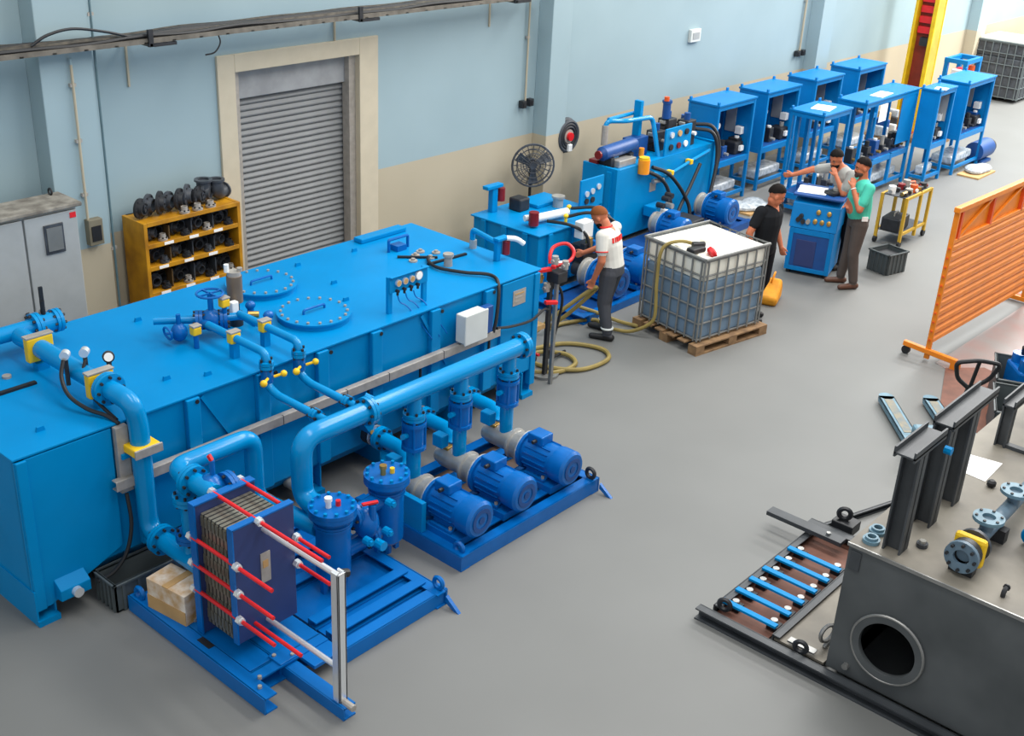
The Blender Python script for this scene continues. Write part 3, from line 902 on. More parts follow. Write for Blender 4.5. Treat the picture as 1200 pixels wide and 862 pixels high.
# filter vessels
for (x, y, cl) in ((4.93, 5.85, RED), (5.55, 5.92, YEL)):
    vs = B().lathe((x, y, 0), (0, 0, 1), [(.1, .2), (.135, .24), (.135, .74), (.15, .745), (.15, .77)], 24).build('filter_vessel', MBLUE, K)
    B().cyl((x, y, .755), (x, y, .79), .185, n=28).cyl((x, y, .792), (x, y, .825), .185, n=28).build('lid_flange', MBLUE, vs)
    bolts('bolt', (x, y, .825), (0, 0, 1), .158, 12, BLUE, vs, .015, .022)
    g = B().cyl((x - .04, y, .825), (x - .04, y, .88), .022, n=10).cyl((x - .04, y, .88), (x - .04, y, .91), .03, n=10).build('vent_indicator', WHITE if cl is RED else BRASS, vs)
    B().cyl((x + .03, y - .03, .825), (x + .03, y - .03, .87), .02, n=10).build('vent_plug', cl, vs)
    B().cyl((x, y, .08), (x, y, .2), .04, n=10).build('drain_pipe', MBLUE, vs)
    for s in (-1, 1):
        B().box(x + s * .1 - .02, x + s * .1 + .02, y - .02, y + .02, .08, .3).build('vessel_leg', MBLUE, vs, sm=0)
    pflange((x, y, .68), (0, 0, 1), .15, K, 6, MBLUE, .02)
B().tube([(5.0, 5.87, .62), (5.48, 5.91, .62)], .07, 0, 14).build('crossover_pipe', MBLUE, K)
B().tube([(5.0, 5.87, .35), (5.48, 5.91, .35)], .07, 0, 14).build('crossover_pipe', MBLUE, K)
pflange((5.15, 5.88, .62), (1, .08, 0), .11, K, 6, MBLUE)
pflange((5.34, 5.9, .35), (1, .08, 0), .11, K, 6, MBLUE)
cv = B().ell((5.24, 5.82, .55), .1, .11, .14).cyl((5.24, 5.75, .55), (5.24, 5.75, .74), .03, n=10).build('changeover_valve', MBLUE, K)
B().bar((5.16, 5.78, .76), (5.28, 5.73, .76), .03, .02).build('valve_lever', RED, cv, sm=0, bev=.004)
B().cyl((5.24, 5.7, .42), (5.24, 5.62, .42), .04, n=10).build('valve_port', PIPE, cv)
for (x, y, z) in ((5.12, 5.7, .5), (5.36, 5.74, .46), (5.4, 5.75, .7)):
    B().cyl((x, y, z), (x, y - .06, z), .035, n=10).cyl((x, y - .06, z), (x, y - .08, z), .022, n=6).build('plug_fitting', BLUE, K)
# header: pump discharge into filter, part of the pump skid
P = thing('pump_skid', 'blue skid with three electric motor pump sets and a common header pipe', 'pump skid', (6.77, 5.95, 0))
HY, HZ = 6.2, 1.25
B().tube([(7.5, HY, HZ), (4.93, HY, HZ), (4.93, HY, .76), (4.93, 6.0, .72)], .084, .16, 18, 8).build('header_pipe', PIPE, P)
B().ell((7.5, HY, HZ), .05, .084, .084).build('header_cap', PIPE, P)
pflange((7.46, HY, HZ), (1, 0, 0), .12, P, 8)
pflange((5.6, HY, HZ), (1, 0, 0), .12, P, 8)
for x in (5.4, 5.75):
    B().cyl((x, HY, HZ), (x, HY + .13, HZ - .06), .05, n=12).build('branch_socket', PIPE, P)
B().tube([(5.7, HY + .04, HZ + .04), (5.66, 6.3, 1.32)], .035, 0, 10).build('branch_socket', PIPE, P)
# skid frame
channel(B(), (5.86, 6.65, 0), (5.86, 5.37, 0), .1, .14, side=-1).build('skid_beam', MBLUE, P, sm=0)
channel(B(), (7.67, 6.65, 0), (7.67, 5.37, 0), .1, .14, side=1).build('skid_beam', MBLUE, P, sm=0)
channel(B(), (5.86, 5.38, 0), (7.67, 5.38, 0), .1, .14, side=-1).build('skid_beam', MBLUE, P, sm=0)
channel(B(), (5.86, 6.62, 0), (7.67, 6.62, 0), .1, .14, side=1).build('skid_beam', MBLUE, P, sm=0)
for y in (5.62, 6.02, 6.36):
    channel(B(), (5.9, y, .03), (7.64, y, .03), .09, .11, side=1).build('cross_member', MBLUE, P, sm=0)
B().box(5.95, 7.6, 5.46, 6.56, .01, .03).build('drip_tray', mat('oily_brown_tray', (112, 92, 80), .5, rgb2=(90, 76, 68)), P, sm=0)
lug_at(P, 7.6, 5.42, .13, (1, 0, 0), BLKM)
lug_at(P, 5.92, 5.46, .1, (1, 0, 0), MBLUE)
B().prism([(7.64, 5.34, .1), (7.64, 5.2, 0), (7.64, 5.25, 0), (7.64, 5.34, .05)], (.03, 0, 0)).build('corner_hook', MBLUE, P, sm=0)
B().box(5.88, 5.93, 5.85, 6.25, .14, .42).build('end_gusset', BLUE, P, sm=0, bev=.005)


def motor_set(parent, x, yb, z, r=.13, L=.42, full=True):
    """motor along -Y with fan cowl, terminal box, feet, grey bell housing and pump behind it"""
    mo = B().cyl((x, yb - .03, z), (x, yb - L, z), r, n=28).build('motor', MBLUE, parent)
    for k in range(18):
        t = 2 * PI * k / 18
        if .35 < (t / PI) % 2 < .65:
            continue
        c, s = math.cos(t), math.sin(t)
        B().prism([(x + c * r * .98 - s * .004, yb - .06, z + s * r * .98 + c * .004), (x + c * r * .98 + s * .004, yb - .06, z + s * r * .98 - c * .004),
                   (x + c * (r + .014) + s * .003, yb - .06, z + s * (r + .014) - c * .003), (x + c * (r + .014) - s * .003, yb - .06, z + s * (r + .014) + c * .003)], (0, -(L - .2), 0)).build('cooling_fin', MBLUE, mo, sm=0)
    B().lathe((x, yb - L + .1, z), (0, -1, 0), [(r + .014, 0), (r + .018, .02), (r + .018, .14), (r - .005, .165)], 28).build('fan_cowl', MBLUE, mo)
    B().ring((x, yb - L - .066, z), (0, -1, 0), r * .74, r * .5, .006, 24).build('cowl_grille_ring', CBACK, mo)
    B().cyl((x, yb - L - .066, z), (x, yb - L - .072, z), r * .22, n=14).build('cowl_grille_hub', CBACK, mo)
    B().box(x - .085, x + .075, yb - .23, yb - .06, z + r - .01, z + r + .08).build('terminal_box', MBLUE, mo, sm=0, bev=.012)
    B().cyl((x - .08, yb - .16, z + r + .03), (x - .13, yb - .16, z + r + .03), .018, n=8).build('cable_gland', BLKM, mo)
    B().ring((x, yb - .03, z), (0, 1, 0), r + .03, r * .5, .03, 28).build('motor_flange', MBLUE, mo)
    for s in (-1, 1):
        f = B().box(x + s * .06, x + s * .16, yb - .33, yb - .09, z - r - .02, z - r + .012).prism([(x + s * .07, yb - .33, z - r), (x + s * .12, yb - .33, z - r), (x + s * .09, yb - .33, z - .05)], (0, .24, 0)).build('motor_foot', MBLUE, mo, sm=0)
        B().cyl((x + s * .13, yb - .3, z - r + .01), (x + s * .13, yb - .3, z - r + .035), .016, n=6).build('foot_bolt', GALV, f, sm=0)
    bh = B().lathe((x, yb, z), (0, 1, 0), [(r + .025, 0), (r + .025, .02), (r * .92, .03), (r * .86, .13), (r * .98, .14), (r * .98, .16)], 26).build('bell_housing', CAST, parent)
    B().ring((x, yb - .004, z), (0, 1, 0), r + .028, r, .012, 28).build('bright_ring', CHROME, bh)
    if full:
        pu = B().lathe((x, yb + .16, z), (0, 1, 0), [(.08, 0), (.1, .02), (.1, .28), (.085, .32), (.085, .34)], 22).build('screw_pump', CAST, parent)
        B().box(x - .05, x + .05, yb + .36, yb + .44, z + .04, z + .11).build('pump_port_block', BRASS, pu, sm=0, bev=.008)
        B().cyl((x - .03, yb + .3, z + .08), (x - .03, yb + .3, z + .13), .025, n=10).build('relief_cap', WHITE, pu)
    return mo


for i, x in enumerate((6.12, 6.68, 7.3)):
    yb, z = 5.93, .36
    motor_set(P, x, yb, z, .145, .46)
    B().box(x - .17, x + .17, 5.5, 5.9, .13, .20).build('motor_rail', MBLUE, P, sm=0, bev=.004)
    # discharge up to header
    B().tube([(x, HY, .42), (x, HY, HZ)], .062, 0, 14).build('discharge_pipe', PIPE, P)
    pflange((x, HY, 1.02), (0, 0, 1), .095, P, 6)
    cv = B().cyl((x, HY, .74), (x, HY, .96), .085, n=18).build('check_valve', MBLUE, P)
    B().ring((x, HY, .94), (0, 0, 1), .105, .05, .03, 18).build('valve_rim', MBLUE, cv)
    B().ring((x, HY, .72), (0, 0, 1), .105, .05, .03, 18).build('valve_rim', MBLUE, cv)
    for k in range(4):
        t = PI / 4 + k * PI / 2
        B().cyl((x + .092 * math.cos(t), HY + .092 * math.sin(t), .7), (x + .092 * math.cos(t), HY + .092 * math.sin(t), 1.0), .012, n=6).build('stud', MBLUE, cv)
    B().cyl((x - .08, HY, .86), (x - .15, HY - .02, .88), .025, n=10).build('test_port', PIPE, cv)
    # suction from the tank
    B().tube([(x + .28, 7.0, .42), (x + .28, 6.62, .42), (x + .16, 6.4, .42), (x + .03, 6.34, .42)], .068, .08, 14).build('suction_pipe', PIPE, P)
    bv = B().cyl((x + .28, 7.0, .42), (x + .28, 7.07, .42), .1, n=20).build('butterfly_valve', BLKM, P)
    B().ring((x + .28, 6.985, .42), (0, -1, 0), .1, .07, .012, 20).build('bright_ring', CHROME, bv)
    B().cyl((x + .28, 7.03, .5), (x + .28, 7.03, .6), .016, n=8).bar((x + .28, 7.03, .6), (x + .15, 6.9, .66), .025, .015).build('valve_lever', BLACK, bv, sm=0)
    B().cyl((x + .22, 6.97, .48), (x + .2, 6.93, .5), .02, n=8).build('valve_tag', BRASS, bv)
    pflange((x + .28, 6.9, .42), (0, 1, 0), .11, P, 8)
    B().prism([(x + .05, 6.95, .7), (x + .33, 6.95, .7), (x + .2, 6.95, .46)], (0, .16, 0)).build('suction_chest', BLUE, P, sm=0, bev=.005)
    B().box(x - .14, x - .05, 6.28, 6.4, .5, .62).build('solenoid', BLUE, P, sm=0, bev=.01)
# ---------------------------------------------------------------- bin and carton beside the cooler
t = thing('storage_bin', 'empty dark grey plastic bin standing between blue tank and cooler skid', 'bin', (3.95, 7.0, 0))


def binmesh(parent, x0, x1, y0, y1, z0, z1, th=.012, m=BING, ribs=True):
    B().box(x0, x1, y0, y1, z0, z0 + th).build('base', m, parent, sm=0)
    for (a0, a1, b0, b1) in ((x0, x1, y0, y0 + th), (x0, x1, y1 - th, y1), (x0, x0 + th, y0, y1), (x1 - th, x1, y0, y1)):
        B().box(a0, a1, b0, b1, z0, z1).build('side', m, parent, sm=0)
    for (a0, a1, b0, b1) in ((x0 - .015, x1 + .015, y0 - .015, y0 + th), (x0 - .015, x1 + .015, y1 - th, y1 + .015), (x0 - .015, x0 + th, y0 - .015, y1 + .015), (x1 - th, x1 + .015, y0 - .015, y1 + .015)):
        B().box(a0, a1, b0, b1, z1 - .02, z1).build('rim', m, parent, sm=0, bev=.003)
    if ribs:
        n = 5
        for k in range(n):
            yy = y0 + (y1 - y0) * (k + .5) / n
            B().box(x0 - .012, x0, yy - .012, yy + .012, z0, z1 - .02).build('rib', m, parent, sm=0)
            xx = x0 + (x1 - x0) * (k + .5) / n
            B().box(xx - .012, xx + .012, y0 - .012, y0, z0, z1 - .02).build('rib', m, parent, sm=0)


binmesh(t, 3.64, 4.3, 6.82, 7.09, .005, .25)
t.location = (3.95, 7.0, 0)
t = thing('carton', 'small printed cardboard carton sitting on the skid beside the heat exchanger', 'carton', (3.92, 6.4, .125), R(8))
CARDP = mat('printed_carton', (226, 218, 206), .8, scale=9, rgb2=(186, 142, 80))
B().box(-.13, .11, -.2, .2, 0, .26).build('box', CARDP, t, sm=0, bev=.004)
B().box(-.132, .112, -.03, .03, .255, .264).build('tape', CARD, t, sm=0)
B().box(-.134, -.13, -.2, .2, 0, .12).build('side_panel', CARD, t, sm=0)
# ---------------------------------------------------------------- small hydraulic power unit behind the big tank
U = thing('hydraulic_power_unit', 'low blue hydraulic power unit with motors behind the man in white', 'power unit', (11.5, 9.0, 0))
B().box(10.8, 12.2, 8.8, 9.9, .12, .83).build('tank_body', BLUE, U, sm=0, bev=.008)
B().box(10.77, 12.23, 8.77, 9.93, .83, .85).build('top_plate', BLUE, U, sm=0, bev=.004)
for (x, y) in ((10.9, 8.85), (12.1, 8.85), (10.9, 9.8), (12.1, 9.8)):
    B().box(x - .06, x + .06, y - .06, y + .06, 0, .12).build('foot', BLUE, U, sm=0)
for y in (9.0, 9.35, 9.7):
    B().box(10.76, 10.8, y - .04, y + .04, .15, .83).build('stiffener', BLUE, U, sm=0, bev=.004)
for x in (11.0, 11.5, 12.0):
    B().box(x - .04, x + .04, 8.76, 8.8, .15, .83).build('stiffener', BLUE, U, sm=0, bev=.004)
# tall breather post at the back corner
B().box(11.02, 11.12, 9.78, 9.86, .85, 1.18).build('breather_post', BLUE, U, sm=0, bev=.006)
B().box(10.9, 11.2, 9.76, 9.86, 1.17, 1.22).build('breather_arm', BLUE, U, sm=0, bev=.01)
B().cyl((11.2, 9.8, .98), (11.2, 9.8, 1.15), .055, n=14).build('breather_cup', DRED, U)
# return filter: red cup and white housing
rf = B().cyl((11.02, 9.12, .93), (11.62, 9.02, .93), .055, n=14).build('return_filter', WHITE, U)
B().cyl((10.99, 9.05, .88), (10.99, 9.05, 1.05), .065, n=14).build('filter_cup', DRED, rf)
B().cyl((11.0, 9.14, .95), (10.94, 9.16, .95), .04, n=10).build('end_cap', WHITE, rf)
for (x, y) in ((11.45, 8.9), (11.78, 9.12)):
    B().cyl((x, y, .85), (x, y, .93), .02, n=8).ell((x, y, .94), .04, .03, .03).build('yellow_tap', YEL, U)
B().box(11.3, 11.5, 9.55, 9.75, .85, 1.02).build('black_housing', BLKM, U, sm=0, bev=.02)
B().cyl((11.9, 9.4, .85), (11.9, 9.4, .97), .07, n=14).cyl((11.9, 9.4, .97), (11.9, 9.4, 1.0), .09, n=14).build('filler_cap', CAST, U)
B().box(11.6, 12.15, 9.5, 9.85, .85, .9).build('top_hatch', BLUE, U, sm=0, bev=.01)
gp = B().box(12.12, 12.62, 9.2, 9.23, .78, 1.2).build('gauge_panel', BLUE, U, sm=0, bev=.006)
for (x, z) in ((12.25, 1.0), (12.37, 1.02), (12.5, 1.06), (12.25, .9), (12.38, .9)):
    B().cyl((x, 9.2, z), (x, 9.18, z), .04, n=12).build('pressure_gauge', CHROME if z > .95 else BLKM, gp)
for x in (12.15, 12.58):
    B().box(x - .025, x + .025, 9.2, 9.25, .5, .8).build('panel_leg', BLUE, U, sm=0)
# manifold at the front
mb = B().box(11.4, 11.72, 8.55, 8.76, .38, .62).build('valve_manifold', BLKM, U, sm=0, bev=.01)
for k in range(4):
    B().box(11.36 + .1 * k, 11.43 + .1 * k, 8.5, 8.57, .52 + .06 * (k % 2), .68 + .06 * (k % 2)).build('valve', (BLKM, BRASS, MBLUE, BLKM)[k], mb, sm=0, bev=.006)
    B().cyl((11.4 + .1 * k, 8.54, .4), (11.4 + .1 * k, 8.46, .4), .025, n=8).build('fitting', (CAST, GALV, BRASS, CAST)[k], mb)
B().box(11.38, 11.6, 8.56, 8.7, .72, .94).build('filter_box', WHITE, U, sm=0, bev=.012)
for pts in ([(11.5, 8.95, .9), (11.7, 8.7, .98), (11.95, 8.5, .86), (12.0, 8.42, .6), (11.85, 8.4, .42)], [(11.2, 9.0, .9), (11.3, 8.72, .9), (11.42, 8.55, .8), (11.45, 8.48, .6)], [(11.8, 9.1, .92), (12.0, 8.8, .95), (12.1, 8.6, .75), (12.0, 8.5, .5)]):
    B().cable(pts, .022, 8).build('hose', BLACK, U)
B().cyl((11.7, 8.5, .62), (11.9, 8.42, .62), .035, n=10).build('copper_coupling', ORED, U)
# motor skid in front
channel(B(), (10.7, 7.86, 0), (12.5, 7.86, 0), .1, .1, side=-1).build('skid_beam', MBLUE, U, sm=0)
channel(B(), (10.7, 8.7, 0), (12.5, 8.7, 0), .1, .1, side=1).build('skid_beam', MBLUE, U, sm=0)
for x in (10.7, 12.45):
    channel(B(), (x, 8.7, 0), (x, 7.86, 0), .1, .1, side=1).build('skid_beam', MBLUE, U, sm=0)
B().box(10.75, 12.45, 7.95, 8.65, .03, .06).build('drip_tray', CBACK, U, sm=0)
for x in (11.4, 12.02):
    motor_set(U, x, 8.32, .32, .19, .34, full=False)
    B().box(x - .2, x + .2, 7.96, 8.3, .1, .15).build('motor_rail', MBLUE, U, sm=0)
    B().cyl((x, 8.48, .32), (x, 8.66, .32), .09, n=16).build('pump', BLKM, U)
# ---------------------------------------------------------------- tall power unit in the middle
W = thing('hydraulic_power_unit', 'tall blue hydraulic power unit with accumulator and gauge panel on top', 'power unit', (14.3, 9.3, 0))
B().box(13.1, 15.6, 9.35, 9.9, .1, 1.1).build('tank_body', BLUE, W, sm=0, bev=.008)
B().box(13.1, 15.6, 9.35, 9.9, 1.1, 1.12).build('top_plate', BLUE, W, sm=0)
for x in (13.08, 15.57):
    B().box(x, x + .05, 9.32, 9.93, .09, 1.15).build('end_flange', BLUE, W, sm=0, bev=.004)
B().box(13.04, 13.085, 9.4, 9.48, .12, 1.1).build('stiffener', BLUE, W, sm=0)
for x in (13.3, 15.4):
    B().box(x - .1, x + .1, 9.38, 9.88, 0, .1).build('foot', MBLUE, W, sm=0)
B().box(13.95, 14.1, 9.343, 9.35, .66, .8).build('name_plate', GALV, W, sm=0)
ac = B().lathe((13.02, 9.6, 1.32), (1, .0, .04), [(.05, 0), (.1, .05), (.1, .75), (.07, .82), (.03, .86)], 20).build('accumulator', CBACK, W)
B().cyl((13.0, 9.6, 1.32), (12.97, 9.6, 1.32), .06, n=12).build('accumulator_cap', DRED, ac)
for x in (13.2, 13.65):
    B().box(x - .04, x + .04, 9.5, 9.7, 1.1, 1.26).build('saddle', BLKM, ac, sm=0)
B().box(13.25, 13.65, 9.42, 9.58, 1.12, 1.22).build('grey_manifold', CAST, W, sm=0, bev=.01)
B().box(13.1, 13.3, 9.7, 9.85, 1.12, 1.2).build('red_cover', DRED, W, sm=0, bev=.01)
fc = B().cyl((13.68, 9.3, 1.0), (13.68, 9.3, 1.2), .085, n=18).build('oil_filter', AMBER, W)
B().cyl((13.68, 9.3, 1.2), (13.68, 9.3, 1.235), .075, n=18).build('filter_head', YEL, fc)
B().cyl((13.95, 9.55, 1.15), (13.95, 9.55, 1.27), .04, n=12).build('small_filter', AMBER, W)
B().tube([(13.3, 9.75, 1.4), (13.3, 9.75, 1.72), (13.6, 9.62, 1.7), (14.25, 9.62, 1.66), (14.25, 9.45, 1.1)], .035, .1, 10).build('pressure_pipe', PIPE, W)
B().tube([(13.3, 9.75, 1.38), (13.3, 9.75, 1.66)], .05, 0, 10).build('sight_tube', GALV, W)
B().tube([(13.4, 9.78, 1.72), (14.1, 9.85, 1.7)], .028, 0, 10).build('pressure_pipe', PIPE, W)
B().box(14.05, 14.12, 9.7, 9.82, 1.1, 1.9).build('pipe_post', BLUE, W, sm=0, bev=.006)
B().box(13.8, 14.2, 9.62, 9.8, 1.12, 1.4).build('valve_block', CBACK, W, sm=0, bev=.01)
gp = B().box(14.28, 14.95, 9.37, 9.4, 1.1, 1.52).build('gauge_panel', BLUE, W, sm=0, bev=.006)
k = 0
for z in (1.42, 1.24):
    for x in (14.42, 14.62, 14.8):
        g = B().cyl((x, 9.37, z), (x, 9.345, z), .045, n=14).build('pressure_gauge', (CHROME, CARD, BLKM, BLKM, DRED, WHITE)[k], gp)
        k += 1
for (x, y, z, s, m) in ((14.5, 9.7, 1.12, .3, BLKM), (14.85, 9.75, 1.12, .42, BLKM), (15.15, 9.6, 1.12, .38, BLKM), (15.3, 9.75, 1.12, .3, BLKM)):
    vb = B().box(x - .11, x + .11, y - .1, y + .1, z, z + s).build('valve_stack', m, W, sm=0, bev=.012)
    for j in range(3):
        B().box(x - .15, x + .15, y - .05, y + .05, z + s - .09 * j - .07, z + s - .09 * j - .02).build('solenoid', (CAST, BLKM, BLACK)[j], vb, sm=0, bev=.008)
    B().cyl((x, y, z + s), (x, y, z + s + .1), .05, n=10).build('pressure_cap', CBACK if m is BLKM else CAST, vb)
    B().cyl((x + .03, y - .1, z + s * .5), (x + .03, y - .16, z + s * .5), .03, n=10).build('port_plug', WHITE if x > 15 else CAST, vb)
B().cyl((14.75, 9.72, 1.55), (14.75, 9.72, 1.78), .06, n=12).cyl((14.75, 9.72, 1.78), (14.75, 9.72, 1.82), .075, n=12).build('vent_valve', CBACK, W)
B().cyl((14.7, 9.7, 1.82), (14.7, 9.7, 1.88), .04, n=10).build('red_cap', ORED, W)
B().cyl((14.9, 9.45, 1.12), (14.9, 9.45, 1.16), .035, n=10).build('red_cap', RED, W)
# light blue line with yellow clamps across the front
B().tube([(13.9, 9.28, .98), (14.2, 9.26, .86), (14.9, 9.28, .98), (15.4, 9.3, 1.05)], .024, .05, 8).build('pilot_line', PIPE, W)
for (x, z) in ((14.36, .89), (14.85, .97)):
    B().box(x - .035, x + .035, 9.24, 9.34, z - .035, z + .035).build('pipe_clamp', YEL, W, sm=0, bev=.006)
for pts in ([(13.75, 9.3, 1.02), (14.0, 9.24, .9), (14.2, 9.2, .7), (14.28, 9.15, .4), (14.3, 9.1, .25)],
            [(13.9, 9.3, 1.05), (14.2, 9.22, .92), (14.5, 9.18, .66), (14.65, 9.1, .4), (14.65, 9.05, .25)],
            [(15.1, 9.25, .9), (14.8, 9.2, .6), (14.55, 9.15, .42), (14.35, 9.1, .25)],
            [(15.35, 9.6, 1.4), (15.5, 9.35, 1.38), (15.55, 9.22, 1.05), (15.35, 9.15, .55), (15.05, 9.0, .2)],
            [(15.3, 9.55, 1.35), (15.45, 9.3, 1.3), (15.48, 9.2, .95), (15.25, 9.1, .5), (14.95, 9.0, .2)]):
    B().cable(pts, .028, 8).build('hose', BLACK, W)
B().cyl((13.95, 9.3, .83), (14.15, 9.26, .83), .035, n=10).build('hose_coupling', CAST, W)
mb = B().box(13.8, 14.15, 9.1, 9.32, .35, .5).build('pilot_manifold', BLUE, W, sm=0, bev=.008)
for (x, z, m) in ((13.85, .55, BLKM), (13.98, .62, BLKM), (14.08, .5, CAST), (13.95, .44, WHITE), (13.82, .42, CAST), (14.05, .66, BLKM)):
    B().cyl((x, 9.12, z), (x, 9.0, z), .04, n=10).build('cartridge_valve', m, mb)
# skid and motor in front
channel(B(), (13.2, 8.5, 0), (15.6, 8.5, 0), .1, .1, side=-1).build('skid_beam', CBACK, W, sm=0)
for x in (13.2, 14.4, 15.55):
    channel(B(), (x, 9.35, 0), (x, 8.5, 0), .1, .1, side=1).build('skid_beam', CBACK, W, sm=0)
B().box(13.25, 15.5, 8.6, 9.3, .03, .06).build('drip_tray', CBACK, W, sm=0)
motor_set(W, 15.0, 8.95, .33, .18, .36, full=False)
motor_set(W, 13.8, 8.95, .3, .16, .34, full=False)
B().box(14.2, 14.6, 8.75, 9.15, .06, .28).build('pump_block', BLKM, W, sm=0, bev=.02)

# ---------------------------------------------------------------- pedestal fan
t = thing('pedestal_fan', 'grey pedestal fan standing against the cream wall', 'fan', (12.2, 10.15, 0))
fx, fy, fz = 12.2, 10.15, 1.22
B().cyl((fx, fy, 0), (fx, fy, .04), .22, n=20).build('base', BLKM, t)
B().cyl((fx, fy, .04), (fx, fy, fz - .3), .02, n=10).build('pole', BLKM, t)
ax = V((-.62, -.78, .05)).normalized()
B().cyl((fx, fy, fz - .3), (fx, fy, fz), .025, n=10).cyl(V((fx, fy, fz)) + ax * .05, V((fx, fy, fz)) - ax * .16, .07, n=14).build('fan_motor', BLKM, t)
c = V((fx, fy, fz)) + ax * .12
g = B()
for rr in (.1, .17, .23, .28):
    g.torus(c + ax * (.05 - rr * .12), ax, rr, .006, 28, 5)
a, b2 = g.frame(ax)
for k in range(20):
    t2 = 2 * PI * k / 20
    d = a * math.cos(t2) + b2 * math.sin(t2)
    g.cyl(c + ax * .045 + d * .05, c + ax * .012 + d * .29, .004, n=4)
g.build('front_grille', FITM, t, kind='stuff')
g = B()
for rr in (.12, .2, .27):
    g.torus(c - ax * (.1 - rr * .12), ax, rr, .006, 28, 5)
for k in range(20):
    t2 = 2 * PI * k / 20
    d = a * math.cos(t2) + b2 * math.sin(t2)
    g.cyl(c - ax * .1 + d * .06, c + ax * .01 + d * .29, .004, n=4)
g.build('rear_grille', FITM, t, kind='stuff')
B().torus(c + ax * .01, ax, .29, .014, 32, 6).build('rim', FITM, t)
B().cyl(c - ax * .03, c + ax * .04, .05, n=12).build('hub', FITM, t)
for k in range(3):
    t2 = 2 * PI * k / 3 + .4
    d, e = a * math.cos(t2) + b2 * math.sin(t2), -a * math.sin(t2) + b2 * math.cos(t2)
    B().prism([c + d * .04 - e * .03, c + d * .04 + e * .03 + ax * .02, c + d * .24 + e * .1 + ax * .03, c + d * .26 - e * .04 - ax * .01], ax * .006).build('blade', FITM, t, sm=0)
# ---------------------------------------------------------------- hose reel on the wall
t = thing('hose_reel', 'wall mounted hose reel with black hose and red hub above the fan', 'hose reel', (13.12, 10.4, 1.43))
c = V((13.12, 10.32, 1.43))
B().box(13.02, 13.22, 10.4, 10.5, 1.25, 1.6).build('wall_bracket', GALV, t, sm=0, bev=.01)
for k, rr in enumerate((.23, .19, .15)):
    B().torus(c + V((0, -.02 * (k % 2), 0)), (0, 1, 0), rr, .03, 28, 8).torus(c + V((0, -.06, 0)), (0, 1, 0), rr - .02, .028, 28, 8).build('hose_coil', BLKM if k else FITM, t)
B().cyl(c + V((0, .08, 0)), c - V((0, .08, 0)), .1, n=16).build('drum', GALV, t)
B().cyl(c - V((0, .08, 0)), c - V((0, .12, 0)), .06, n=14).build('hub_cap', RED, t)
B().box(13.08, 13.16, 10.2, 10.24, 1.22, 1.32).build('guide_arm', WHITE, t, sm=0, bev=.006)
B().cable([(13.0, 10.38, 1.3), (12.98, 10.4, 1.0), (13.0, 10.42, .8), (13.0, 10.42, .66)], .016, 7).build('hanging_hose', LGREY, t)
B().cyl((13.0, 10.42, .66), (13.0, 10.42, .58), .03, n=8).build('nozzle', BLKM, t)
# ---------------------------------------------------------------- test stand by the tank end
t = thing('hose_stand', 'grey pole stand with valves and red hose at the tank end', 'stand', (9.07, 7.11, 0))
B().box(9.05, 9.09, 7.09, 7.13, 0, 1.2).build('pole', STEEL, t, sm=0, bev=.004)
B().box(9.14, 9.19, 7.25, 7.29, .0, 1.25).build('pole', BLKM, t, sm=0)
B().cyl((9.2, 7.3, 0), (9.2, 7.3, .03), .16, n=18).build('base', STEEL, t)
hb = B().box(9.0, 9.16, 7.04, 7.2, 1.18, 1.3).build('valve_head', BLKM, t, sm=0, bev=.01)
for (dx, dy, z, m) in ((-.1, .05, 1.12, GALV), (-.16, .1, 1.22, BRASS), (.05, -.06, 1.36, CAST), (.12, .05, 1.3, WHITE), (-.05, .0, 1.42, CAST), (.1, .1, 1.2, BLKM), (-.2, .12, 1.1, MBLUE)):
    B().cyl((9.08 + dx, 7.12 + dy, z - .04), (9.08 + dx, 7.12 + dy, z + .05), .035, n=10).cyl((9.08 + dx - .05, 7.12 + dy, z), (9.08 + dx + .05, 7.12 + dy, z), .02, n=8).build('fitting', m, hb)
for (p, q) in (((8.82, 7.2, 1.33), (9.0, 7.14, 1.33)), ((8.98, 7.1, 1.36), (9.1, 7.16, 1.38)), ((8.88, 7.1, 1.0), (9.02, 7.05, .98))):
    B().bar(p, q, .05, .04).build('red_handle', RED, hb, sm=0, bev=.008)
B().cable([(9.05, 7.2, 1.36), (9.08, 7.23, 1.44), (9.18, 7.26, 1.5), (9.3, 7.2, 1.52), (9.33, 7.12, 1.46), (9.27, 7.09, 1.39), (9.16, 7.1, 1.36), (9.08, 7.14, 1.34)], .019, 8).build('red_hose', RED, t)
B().cable([(9.1, 7.2, 1.2), (9.3, 7.2, .9), (9.25, 7.25, .4), (9.4, 7.4, .1), (9.8, 7.5, .03)], .016, 7).build('thin_hose', BLACK, t)
for (x, y, z, m, l) in ((8.98, 7.32, .62, CARD, 'low'), (9.0, 7.5, .4, GALV, 'x')):
    B().box(x - .08, x + .08, y - .1, y + .1, z, z + .05).cyl((x, y, z), (x, y, 0), .02, n=8).build('side_bracket', m, t, sm=0)
